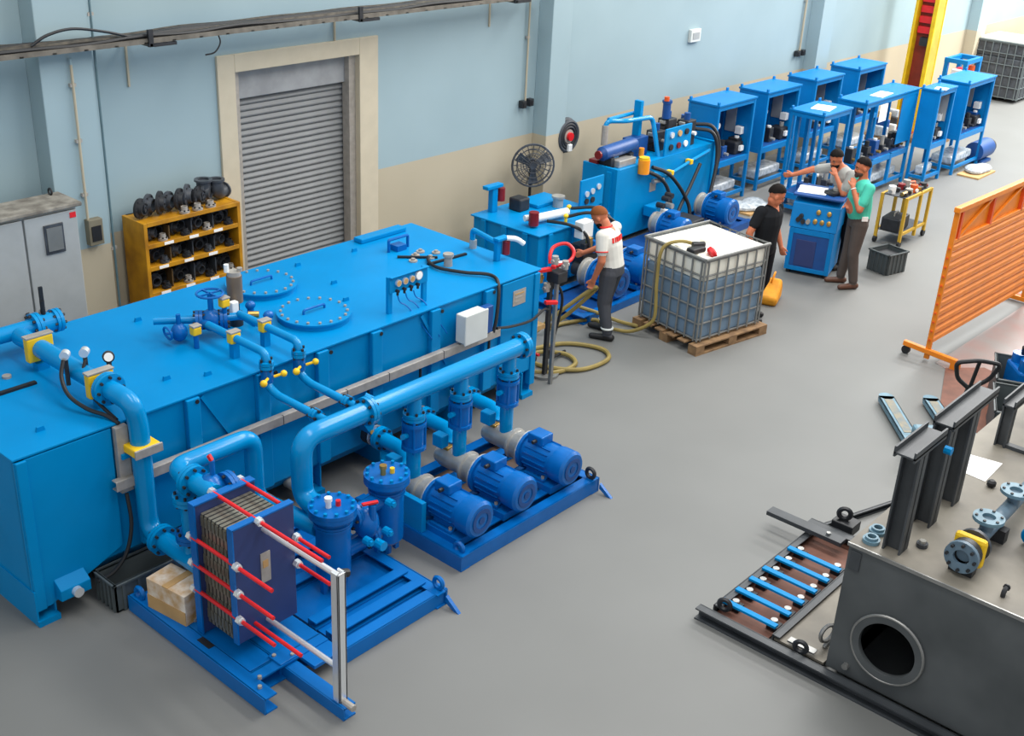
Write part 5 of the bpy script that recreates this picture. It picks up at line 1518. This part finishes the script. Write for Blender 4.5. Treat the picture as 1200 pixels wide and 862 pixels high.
# ---------------------------------------------------------------- base frame with blue bars
S = thing('base_frame', 'dark steel base frame with six blue bars beside the steel tank', 'frame', (7.6, 3.1, 0))
channel(B(), (6.77, 3.68, 0), (6.77, .4, 0), .07, .1, side=1).build('frame_beam', DBEAM, S, sm=0)
channel(B(), (6.84, 3.6, 0), (8.55, 3.6, 0), .06, .1, side=1).build('frame_beam', DBEAM, S, sm=0)
channel(B(), (6.84, 3.08, 0), (8.55, 3.08, 0), .06, .1, side=1).build('frame_beam', DBEAM, S, sm=0)
channel(B(), (8.5, 3.66, 0), (8.5, 2.66, 0), .08, .12, side=1).build('frame_beam', DBEAM, S, sm=0)
B().box(6.85, 8.5, 2.66, 3.07, .05, .07).build('deck_plate', DTOP, S, sm=0)
B().box(6.85, 8.5, 3.12, 3.58, .02, .03).build('brown_liner', BROWN, S, sm=0)
br = None
for k in range(6):
    x = 6.93 + k * .205
    if br is None:
        br = B().box(-.026, .026, 3.1, 3.58, .1, .122).build('blue_bar', BLUE, S, sm=0, bev=.003)
        br.location = V((x, 0, 0)) - V((7.6, 0, 0)) + V((7.6, 0, 0)) - OFF[S.name] * 0
        br.location = (x, 0, 0)
        br.location = V((x, 0, 0))
    else:
        at(br, (k * .205, 0, 0))
    for y in (3.16, 3.5):
        B().cyl((x + .07, y, .03), (x + .07, y, .11), .028, n=10).build('roller_post', STEEL, S)
        B().box(x + .03, x + .12, y - .05, y + .04, .03, .07).build('roller_bracket', BLKM, S, sm=0)
for (x, y) in ((6.86, 3.52), (6.82, 2.84)):
    B().torus((x, y, .13), (1, .2, 0), .045, .02, 16, 6).build('lifting_eye', BLKM, S)
B().box(6.84, 6.9, 2.74, 2.96, .1, .115).build('eye_plate', STEEL, S, sm=0)
B().torus((7.02, 2.74, .2), (.3, 1, 0), .07, .016, 18, 6).cyl((7.02, 2.74, .07), (7.1, 2.7, .2), .02, n=8).build('hook', STEEL, S)
B().torus((8.62, 3.42, .22), (1, .4, 0), .05, .022, 16, 6).build('lifting_eye', BLKM, S)
B().box(8.55, 8.72, 3.3, 3.5, .06, .16).build('corner_block', BLKM, S, sm=0, bev=.01)
channel(B(), (8.55, 3.6, 0), (10.4, 3.0, 0), .03, .06, side=1).build('edge_angle', DBEAM, S, sm=0)
t = thing('steel_bar', 'loose dark steel bar lying across the far end of the base frame', 'bar', (8.3, 3.6, .122))
B().box(8.25, 8.36, 3.26, 3.97, .125, .165).build('flat', DBEAM, t, sm=0, bev=.003)
B().cyl((8.3, 3.4, .165), (8.3, 3.4, .185), .02, n=6).build('bolt', STEEL, t, sm=0)
# ---------------------------------------------------------------- floor sheets
o = B().prism([(12.8, 4.36, 0), (15.7, 4.3, 0), (17.5, 2.6, 0), (12.0, 2.4, 0)], (0, 0, .004)).build('floor_sheet', MATG, None, sm=0)
tag(o, 'dusty reddish floor sheet spread out below the orange barrier', 'floor sheet')
o = B().prism([(10.9, 3.55, .005), (12.75, 4.22, .005), (13.1, 3.9, .005), (12.9, 3.2, .005), (11.3, 2.8, .005)], (0, 0, .004)).build('brown_sheet', BROWN, None, sm=0)
tag(o, 'red brown sheet on the floor under the pallet truck', 'floor sheet')
# ---------------------------------------------------------------- orange barrier
FN = thing('slatted_barrier', 'orange slatted steel barrier panel standing on a foot bar', 'barrier', (12.82, 4.48, 0), R(-2.4), local=True)
FL = 2.75
pr2 = [(0, 0, 0), (0, -.03, .03), (0, -.03, .075), (0, 0, .105), (0, .008, .105), (0, .008, 0)]
s0 = B().prism([(0, y, z) for (_, y, z) in pr2], (FL, 0, 0)).build('slat', ORANGE, FN, sm=0)
s0.location = (0, 0, .2)
for k in range(1, 11):
    c = at(s0, (0, 0, 0))
    c.location = (0, 0, .2 + k * .112)
B().box(-.03, .005, -.03, .03, 0.02, 1.84).build('end_post', ORANGE, FN, sm=0, bev=.004)
B().box(FL, FL + .05, -.03, .03, 0.02, 1.84).build('end_post', ORANGE, FN, sm=0, bev=.004)
for k in range(11):
    B().cyl((-.045, 0, .26 + k * .112), (-.03, 0, .26 + k * .112), .014, n=6).build('slat_bolt', ORED, FN, sm=0)
B().box(-.05, FL + .05, -.035, .035, 1.8, 1.86).build('top_rail', ORANGE, FN, sm=0, bev=.006)
B().box(0, FL, -.025, .025, 1.43, 1.48).build('mid_rail', ORANGE, FN, sm=0, bev=.006)
B().box(0, FL, .02, .03, 1.43, 1.82).build('upper_panel', ORANGE, FN, sm=0)
for x in (.1, .95, 1.85, 2.7):
    B().box(x - .025, x + .025, -.025, .02, 1.46, 1.82).build('truss_post', ORED, FN, sm=0)
for (x0, x1) in ((.14, .92), (.98, 1.82), (1.88, 2.66)):
    B().bar((x0, 0, 1.48), (x1, 0, 1.8), .03, .03).build('truss_brace', ORANGE, FN, sm=0)
B().bar((-.02, .3, .13), (-.02, -.36, .1), .06, .06).build('foot_bar', ORANGE, FN, sm=0, bev=.006)
B().cyl((-.04, .26, .05), (0, .26, .05), .05, n=14).build('caster', BLACK, FN)
B().box(-.05, .02, -.4, -.3, .0, .08).build('foot_bracket', ORANGE, FN, sm=0)
B().bar((FL + .02, .3, .05), (FL + .02, -.36, .05), .06, .06).build('foot_bar', ORANGE, FN, sm=0, bev=.006)
t = thing('barrier_stand', 'orange red tube stand behind the barrier at the right edge', 'stand', (15.85, 4.3, 0))
for x in (15.75, 16.2):
    B().box(x - .03, x + .03, 4.27, 4.33, 0, .9).build('upright', ORED, t, sm=0)
B().box(15.75, 16.2, 4.28, 4.32, .84, .9).box(15.72, 15.78, 4.0, 4.6, 0, .05).build('cross_rail', ORED, t, sm=0)
B().box(15.7, 15.8, 4.25, 4.35, .55, .62).build('bracket', WHITE, t, sm=0)
# ---------------------------------------------------------------- pallet truck
dirx, diry = .76, .65
ang = math.atan2(diry, dirx)
t = thing('pallet_truck', 'hand pallet truck with pale blue forks and black loop handle', 'pallet truck', (10.62, 3.36, 0), ang, local=True)
for s in (-1, 1):
    y = s * .24
    f = B().box(.12, 1.18, y - .08, y + .08, .07, .09).box(.12, 1.18, y - .08, y - .072, .03, .09).box(.12, 1.18, y + .072, y + .08, .03, .09).build('fork', LBLUE, t, sm=0)
    B().cyl((1.18, y, .05), (1.18, y, .09), .08, n=18).build('fork_tip', LBLUE, f)
    B().box(.35, 1.1, y - .045, y + .045, .09, .094).build('worn_strip', mat('worn_fork_%d' % (s + 1), (138, 130, 110), .6, rgb2=(104, 116, 120), scale=14), f, sm=0)
    B().cyl((1.0, y - .05, .04), (1.0, y + .05, .04), .04, n=12).build('roller', CAST, f)
B().box(-.06, .16, -.3, .3, .07, .3).build('chassis', LBLUE, t, sm=0, bev=.03)
B().cyl((-.1, 0, .08), (-.1, 0, .42), .06, n=14).build('pump_cylinder', BLKM, t)
for s in (-1, 1):
    B().cyl((-.12, s * .05, .09), (-.12, s * .1, .09), .09, n=18).build('steer_wheel', BLACK, t)
B().tube([(-.1, 0, .4), (-.26, 0, .92)], .03, 0, 10).build('handle_shaft', BLACK, t)
B().tube([(-.26, 0, .9), (-.29, .15, 1.02), (-.34, .21, 1.2), (-.36, 0, 1.24), (-.34, -.21, 1.2), (-.29, -.15, 1.02), (-.26, 0, .9)], .021, .06, 8).build('handle_loop', BLACK, t)
B().bar((-.26, 0, .9), (-.35, 0, 1.23), .03, .02).build('control_lever', BLACK, t, sm=0)
# ---------------------------------------------------------------- bins on the right
for (x, y, rz, lb, h) in ((11.62, 3.02, 22, 'dark grey bin nearest the pallet truck handle at the right edge', .42), (12.4, 3.3, 22, 'dark grey bin behind, holding blue parts at the right edge', .42), (12.1, 2.62, 22, 'dark grey bin partly cut by the right edge of the picture', .42)):
    t = thing('storage_bin', lb, 'bin', (x, y, 0), R(rz), local=True)
    binmesh(t, -.36, .36, -.26, .26, 0, h)
    B().box(-.33, .33, -.23, .23, .1, .14).build('contents', BLKM, t, sm=0)
t = thing('blue_valve', 'blue valve with black lever resting in the back bin at right', 'valve', (12.45, 3.32, .142), R(40), local=True)
B().box(-.2, .2, -.1, .1, 0, .3).build('valve_body', MBLUE, t, sm=0, bev=.03)
B().cyl((-.12, 0, .3), (-.12, 0, .42), .09, n=14).build('bonnet', MBLUE, t)
B().cyl((.12, 0, .3), (.12, 0, .4), .08, n=14).build('bonnet', MBLUE, t)
B().bar((.05, 0, .42), (-.2, .12, .6), .05, .04).build('lever', BLACK, t, sm=0, bev=.01)
# ---------------------------------------------------------------- people
def person(label, loc, rz, J, shirt, trous, shoe, hair, beard=False, cap=None, logo=None, head_pitch=0.0, head_yaw=0.0, belly=0.0, sleeve=.55, hs=1.0, curl=.5, belt=None):
    """J: joints in the figure's own frame (facing +X, left is +Y). One continuous remeshed body; hair and small clothing pieces are children."""
    J = {k: V(v) for k, v in J.items()}
    root = thing('person', label, 'person', loc, rz, local=True)
    b = B()
    reg = []            # (p, q, r, slot) capsules for the material of every face
    SK, SH, TR, SO = 0, 1, 2, 3

    def limb(p, q, r0, r1, slot):
        p, q = V(p), V(q)
        b.ell(p, r0, r0, r0, 12, 8)
        b.cyl(p, q, r0, r1, n=12)
        b.ell(q, r1, r1, r1, 12, 8)
        reg.append((p, q, (r0 + r1) / 2, slot))
    up = (J['neck'] - J['pelvis']).normalized()
    side = (J['shl'] - J['shr']).normalized()
    fwd = side.cross(up).normalized()
    # torso loft
    secs = [(-.10, .165, .12), (0, .185, .132), (.13, .178, .13 + belly), (.30, .198, .138 + belly * .5), (.42, .205, .122), (.485, .135, .09), (.53, .062, .062)]
    L = (J['neck'] - J['pelvis']).length
    ring = []
    nseg = 16
    vs, fs = [], []
    for (h, hw, hd) in secs:
        c = J['pelvis'] + up * (h * L / .52) + fwd * (belly * .5 if .1 < h < .35 else 0)
        for k in range(nseg):
            a = 2 * PI * k / nseg
            vs.append(c + side * (hw * math.cos(a)) + fwd * (hd * math.sin(a)))
    for i in range(len(secs) - 1):
        for k in range(nseg):
            j = (k + 1) % nseg
            fs.append((i * nseg + k, i * nseg + j, (i + 1) * nseg + j, (i + 1) * nseg + k))
    fs.append(tuple(range(nseg))[::-1])
    fs.append(tuple(range((len(secs) - 1) * nseg, len(secs) * nseg)))
    b.add(vs, fs)
    for s in (-1, 1):
        reg.append((J['pelvis'] + up * .07 + side * .05 * s, J['neck'] - up * .07 + side * .09 * s, .09, SH))
        reg.append((J['pelvis'] - up * .14 + side * .05 * s, J['pelvis'] - up * .035 + side * .06 * s, .09, TR))
    for s, a in ((1, 'l'), (-1, 'r')):
        sh, el, wr = J['sh' + a], J['el' + a], J['wr' + a]
        limb(sh, sh.lerp(el, sleeve), .074, .066, SH)
        limb(sh.lerp(el, sleeve * .8), el, .05, .045, SK)
        limb(el, wr, .046, .03, SK)
        b.ell(sh - side * s * .02, .07, .07, .07, 12, 8)
        hip, kn, an, to = J['hip' + a], J['kn' + a], J['an' + a], J['to' + a]
        limb(hip, kn, .108, .076, TR)
        limb(kn, an + V((0, 0, .03)), .076, .062, TR)
        limb(an + V((0, 0, -.02)), an + V((0, 0, -.045)), .05, .045, SO)
        heel = an - (to - an).normalized() * .05
        heel.z = .045
        limb(heel, V((to.x, to.y, .035)), .045, .035, SO)
        # hand: palm, four fingers, thumb
        d = (wr - el).normalized()
        if 'hd' + a in J:
            d = J['hd' + a].normalized()
        ref = fwd if abs(d.dot(fwd)) < .8 else up
        pn = d.cross(ref).normalized() * s       # palm normal
        ac = d.cross(pn).normalized()            # across the knuckles
        if ac.dot(ref) < 0:
            ac = -ac
        pal = wr + d * .085
        limb(wr, wr + d * .03, .027, .028, SK)
        for q in (-.026, -.009, .009, .026):
            limb(wr + d * .02 + ac * q * .7, pal + ac * q, .015, .0135, SK)
        for k, q in enumerate((-.03, -.01, .01, .03)):
            ln = (.058, .072, .076, .068)[k]
            p0 = pal + ac * q
            p1 = p0 + d * ln * .5 - pn * ln * .22 * curl
            p2 = p1 + d * ln * .3 * (1 - curl) - pn * ln * .42 * curl
            limb(p0, p1, .0105, .0095, SK)
            limb(p1, p2, .0095, .0085, SK)
        t0 = wr + d * .03 + ac * .028
        t1 = t0 + d * .032 + ac * .026 - pn * .01
        limb(t0, t1, .0125, .011, SK)
        limb(t1, t1 + d * .03 + ac * .004 - pn * .012, .011, .009, SK)
    # head
    hc = J['head']
    RM = Matrix.Rotation(head_yaw, 3, 'Z') @ Matrix.Rotation(head_pitch, 3, 'Y')
    base = Matrix((fwd, side, V((0, 0, 1)))).transposed()
    base = Matrix(((fwd.x, side.x, 0), (fwd.y, side.y, 0), (0, 0, 1)))
    fx = V((fwd.x, fwd.y, 0)).normalized()
    sy = V((-fx.y, fx.x, 0))
    base = Matrix(((fx.x, sy.x, 0), (fx.y, sy.y, 0), (0, 0, 1)))
    HR = base @ RM

    def hp(x, y, z):
        return hc + HR @ V((x, y, z))
    limb(J['neck'] - up * .03, hp(-.02, 0, -.07), .06, .056, SK)
    b.ell(hp(-.008, 0, .03), .098, .078, .1, 16, 12, HR)
    b.ell(hp(.022, 0, -.05), .068, .06, .068, 14, 10, HR)
    b.ell(hp(.06, 0, -.095), .026, .032, .022, 10, 8, HR)
    b.ell(hp(.094, 0, -.03), .018, .013, .02, 10, 8, HR)
    b.ell(hp(.085, 0, -.01), .012, .01, .03, 10, 8, HR)
    b.ell(hp(.075, 0, .022), .02, .05, .012, 10, 8, HR)
    for s in (-1, 1):
        b.ell(hp(-.005, s * .08, -.015), .022, .009, .032, 10, 8, HR)
        b.ell(hp(.055, s * .035, -.035), .025, .02, .02, 10, 8, HR)
    b.ell(hp(.078, 0, -.066), .014, .024, .006, 10, 6, HR)
    reg.append((hp(0, 0, .03), hp(.02, 0, -.06), .08, SK))
    me = bpy.data.meshes.new('tmp')
    me.from_pydata([tuple(p) for p in b.v], [], b.f)
    tmp = bpy.data.objects.new('tmp', me)
    COL.objects.link(tmp)
    md = tmp.modifiers.new('r', 'REMESH')
    md.mode = 'VOXEL'
    md.voxel_size = .0085
    md2 = tmp.modifiers.new('s', 'SMOOTH')
    md2.iterations = 3
    md2.factor = .5
    dg = bpy.context.evaluated_depsgraph_get()
    dg.update()
    m2 = bpy.data.meshes.new_from_object(tmp.evaluated_get(dg))
    bpy.data.objects.remove(tmp)
    m2.name = 'body'
    for m in (SKIN, shirt, trous, shoe):
        m2.materials.append(m)
    nf = len(m2.polygons)
    cen = np.empty(nf * 3)
    m2.polygons.foreach_get('center', cen)
    cen = cen.reshape(-1, 3)
    best = np.full(nf, 9e9)
    sl = np.zeros(nf, dtype=np.int32)
    for (p, q, r, slot) in reg:
        p, q = np.array(p), np.array(q)
        dd = q - p
        l2 = max(1e-9, dd @ dd)
        tt = np.clip(((cen - p) @ dd) / l2, 0, 1)
        dist = np.linalg.norm(cen - p - tt[:, None] * dd, axis=1) - r
        mk = dist < best
        best[mk] = dist[mk]
        sl[mk] = slot
    m2.polygons.foreach_set('material_index', sl)
    m2.polygons.foreach_set('use_smooth', [True] * nf)
    m2.update()
    body = bpy.data.objects.new('body', m2)
    COL.objects.link(body)
    body.parent = root
    # hair: shell over crown, back and sides
    hv = B()
    n1, n2 = 22, 12
    vs, fs = [], []
    for j in range(n2 + 1):
        ph = (PI * .62) * j / n2
        for i in range(n1):
            a = 2 * PI * i / n1
            front = math.cos(a)
            f = .5 - .5 * front
            lim = ph * (.56 + .44 * f ** 1.3 + .025 * math.sin(9 * a) * (ph > 1.2))
            x, y, z = math.sin(lim) * math.cos(a), math.sin(lim) * math.sin(a), math.cos(lim)
            k = 1.0 + hs * (.035 + .025 * math.sin(7 * a + 5 * ph) * math.sin(3 * ph))
            vs.append(hp(-.012 + x * .103 * k, y * .083 * k, .032 + z * .105 * k))
    for j in range(n2):
        for i in range(n1):
            k = (i + 1) % n1
            fs.append((j * n1 + i, (j + 1) * n1 + i, (j + 1) * n1 + k, j * n1 + k))
    hv.add(vs, fs)
    hv.build('hair', hair, root, sm=180)
    for s in (-1, 1):
        B().ell(hp(.082, s * .033, .002), .008, .012, .006, 10, 7, HR).build('eye', EYE, root)
        B().ell(hp(.0885, s * .033, .002), .004, .006, .005, 8, 6, HR).build('pupil', BLACK, root)
        B().ell(hp(.088, s * .034, .024), .008, .022, .005, 8, 6, HR).build('eyebrow', hair, root)
    B().ell(hp(.0905, 0, -.067), .006, .022, .005, 10, 6, HR).build('lips', mat('lips_%d' % len(bpy.data.materials), (160, 90, 76), .5), root)
    if beard:
        B().ell(hp(.034, 0, -.075), .062, .062, .05, 14, 10, HR).ell(hp(.07, 0, -.1), .03, .036, .03, 10, 8, HR).build('beard', HAIR if beard is True else beard, root)
        B().ell(hp(.09, 0, -.052), .012, .028, .007, 10, 6, HR).build('moustache', HAIR, root)
    if cap:
        B().ell(hp(-.005, 0, .06), .112, .092, .06, 16, 8, HR).build('cap', cap, root)
    if belt:
        vs2 = []
    return root, hp, up, side, fwd


def stand(**k):
    J = dict(pelvis=(0, 0, .95), neck=(.0, 0, 1.47), head=(.035, 0, 1.62),
             shl=(0, .185, 1.405), shr=(0, -.185, 1.405), ell=(-.03, .235, 1.12), elr=(-.03, -.235, 1.12),
             wrl=(.06, .235, .88), wrr=(.06, -.235, .88),
             hipl=(0, .09, .9), hipr=(0, -.09, .9), knl=(.03, .1, .49), knr=(.03, -.1, .49),
             anl=(-.02, .105, .095), anr=(-.02, -.105, .095), tol=(.16, .13, .03), tor=(.16, -.13, .03))
    J.update(k)
    return J


# man in the white shirt, bowed over the hose
r, hp, up, side, fwd = person('man in white shirt and dark grey trousers bending his head over a hose', (10.54, 7.5, 0), R(104),
    stand(pelvis=(-.03, 0, .93), neck=(.07, 0, 1.42), head=(.17, 0, 1.53), shl=(.05, .19, 1.37), shr=(.05, -.19, 1.37), ell=(.0, .26, 1.08), elr=(.16, -.24, 1.1), wrl=(.08, .25, .83), wrr=(.38, -.16, .98),
          hipl=(-.03, .09, .88), hipr=(-.03, -.09, .88), knl=(.0, .1, .48), knr=(.05, -.1, .48), anl=(-.08, .11, .095), anr=(.06, -.13, .095), tol=(.1, .14, .03), tor=(.24, -.14, .03)),
    SHWHITE, TRGREY, SHOE, HAIRG, beard=True, head_pitch=R(38), hs=.35, sleeve=.6)
REDC = mat('red_cloth', (206, 40, 36), .8)
r.scale = (1.02, 1.02, .94)
for k in range(6):
    yy = .115 - .038 * k
    q = V((.045, 0, 1.29)) + side * yy - fwd * (.131 * math.sqrt(1 - (yy / .2) ** 2) - .002)
    B().bar(q - up * .03 + side * .006, q + up * .03 - side * .006, .022 if k % 2 else .03, .014, fwd).build('shirt_print', REDC, r, sm=0)
B().torus((.09, 0, 1.43), up, .066, .012, 20, 6).build('collar', REDC, r)
for J1, J2 in (((.0, .26, 1.08), (.05, .19, 1.37)), ((.16, -.24, 1.1), (.05, -.19, 1.37))):
    a, bq = V(J1), V(J2)
    q = bq.lerp(a, .62)
    B().torus(q, a - bq, .064, .009, 18, 6).build('sleeve_trim', REDC, r)
for (x, y, d) in ((-.075, .11, 0), (.057, -.125, 0)):
    B().torus((x, y, .17), (0, 0, 1), .063, .014, 18, 6).build('ankle_band', LGREY, r)
# man in black
person('man in black shirt and black trousers standing behind the caged container', (12.43, 6.58, 0), R(-92),
    stand(neck=(.04, 0, 1.46), head=(.09, -.03, 1.6), ell=(-.03, .27, 1.13), elr=(-.06, -.28, 1.14), wrl=(.08, .26, .9), wrr=(.0, -.3, .88), knl=(.02, .08, .49), knr=(.04, -.1, .49), anl=(-.1, .03, .095), anr=(0, -.12, .095), tol=(.07, .05, .03), tor=(.17, -.14, .03)),
    SHBLACK, TRBLACK, SHOE, HAIR, head_pitch=R(22), head_yaw=R(38), hs=1.3, curl=.95)
# man in grey leaning on the bench
person('man in grey shirt leaning over the bench with one hand at his chin', (14.95, 6.72, 0), R(150),
    stand(pelvis=(.02, 0, .96), neck=(.2, -.02, 1.44), head=(.3, -.04, 1.55), shl=(.16, .18, 1.38), shr=(.18, -.2, 1.38), ell=(.28, .22, 1.14), wrl=(.33, .07, 1.34), hdl=(.15, -.35, .6), elr=(.4, -.42, 1.3), wrr=(.6, -.55, 1.2), hdr=(.8, -.3, -.1)),
    SHGREY, TRBLACK, SHOE, HAIR, beard=True, head_pitch=R(22), head_yaw=R(15), hs=1.0, sleeve=.7)
# man in teal
r, hp, up, side, fwd = person('man in teal polo shirt and brown trousers holding a hand to his mouth', (14.34, 6.28, 0), R(136),
    stand(neck=(.03, 0, 1.48), head=(.07, 0, 1.635), ell=(.12, .27, 1.15), wrl=(.2, .12, 1.4), hdl=(-.1, -.45, .75), elr=(.02, -.27, 1.14), wrr=(.17, -.08, 1.1), hdr=(.1, .9, .15), anl=(-.03, .11, .095), anr=(.06, -.12, .095), tol=(.15, .14, .03), tor=(.24, -.14, .03)),
    SHTEAL, TRBROWN, SHOEB, HAIR, beard=mat('stubble', (70, 48, 40), .7), head_pitch=R(6), hs=1.0, belly=.035, sleeve=.68)
B().torus((.195, .128, 1.385), V((.2, .12, 1.4)) - V((.12, .27, 1.15)), .031, .007, 16, 6).build('wristband', WHITE, r)
B().box(-.05, .03, .176, .19, .97, 1.03).build('white_tag', PAPER, r, sm=0)
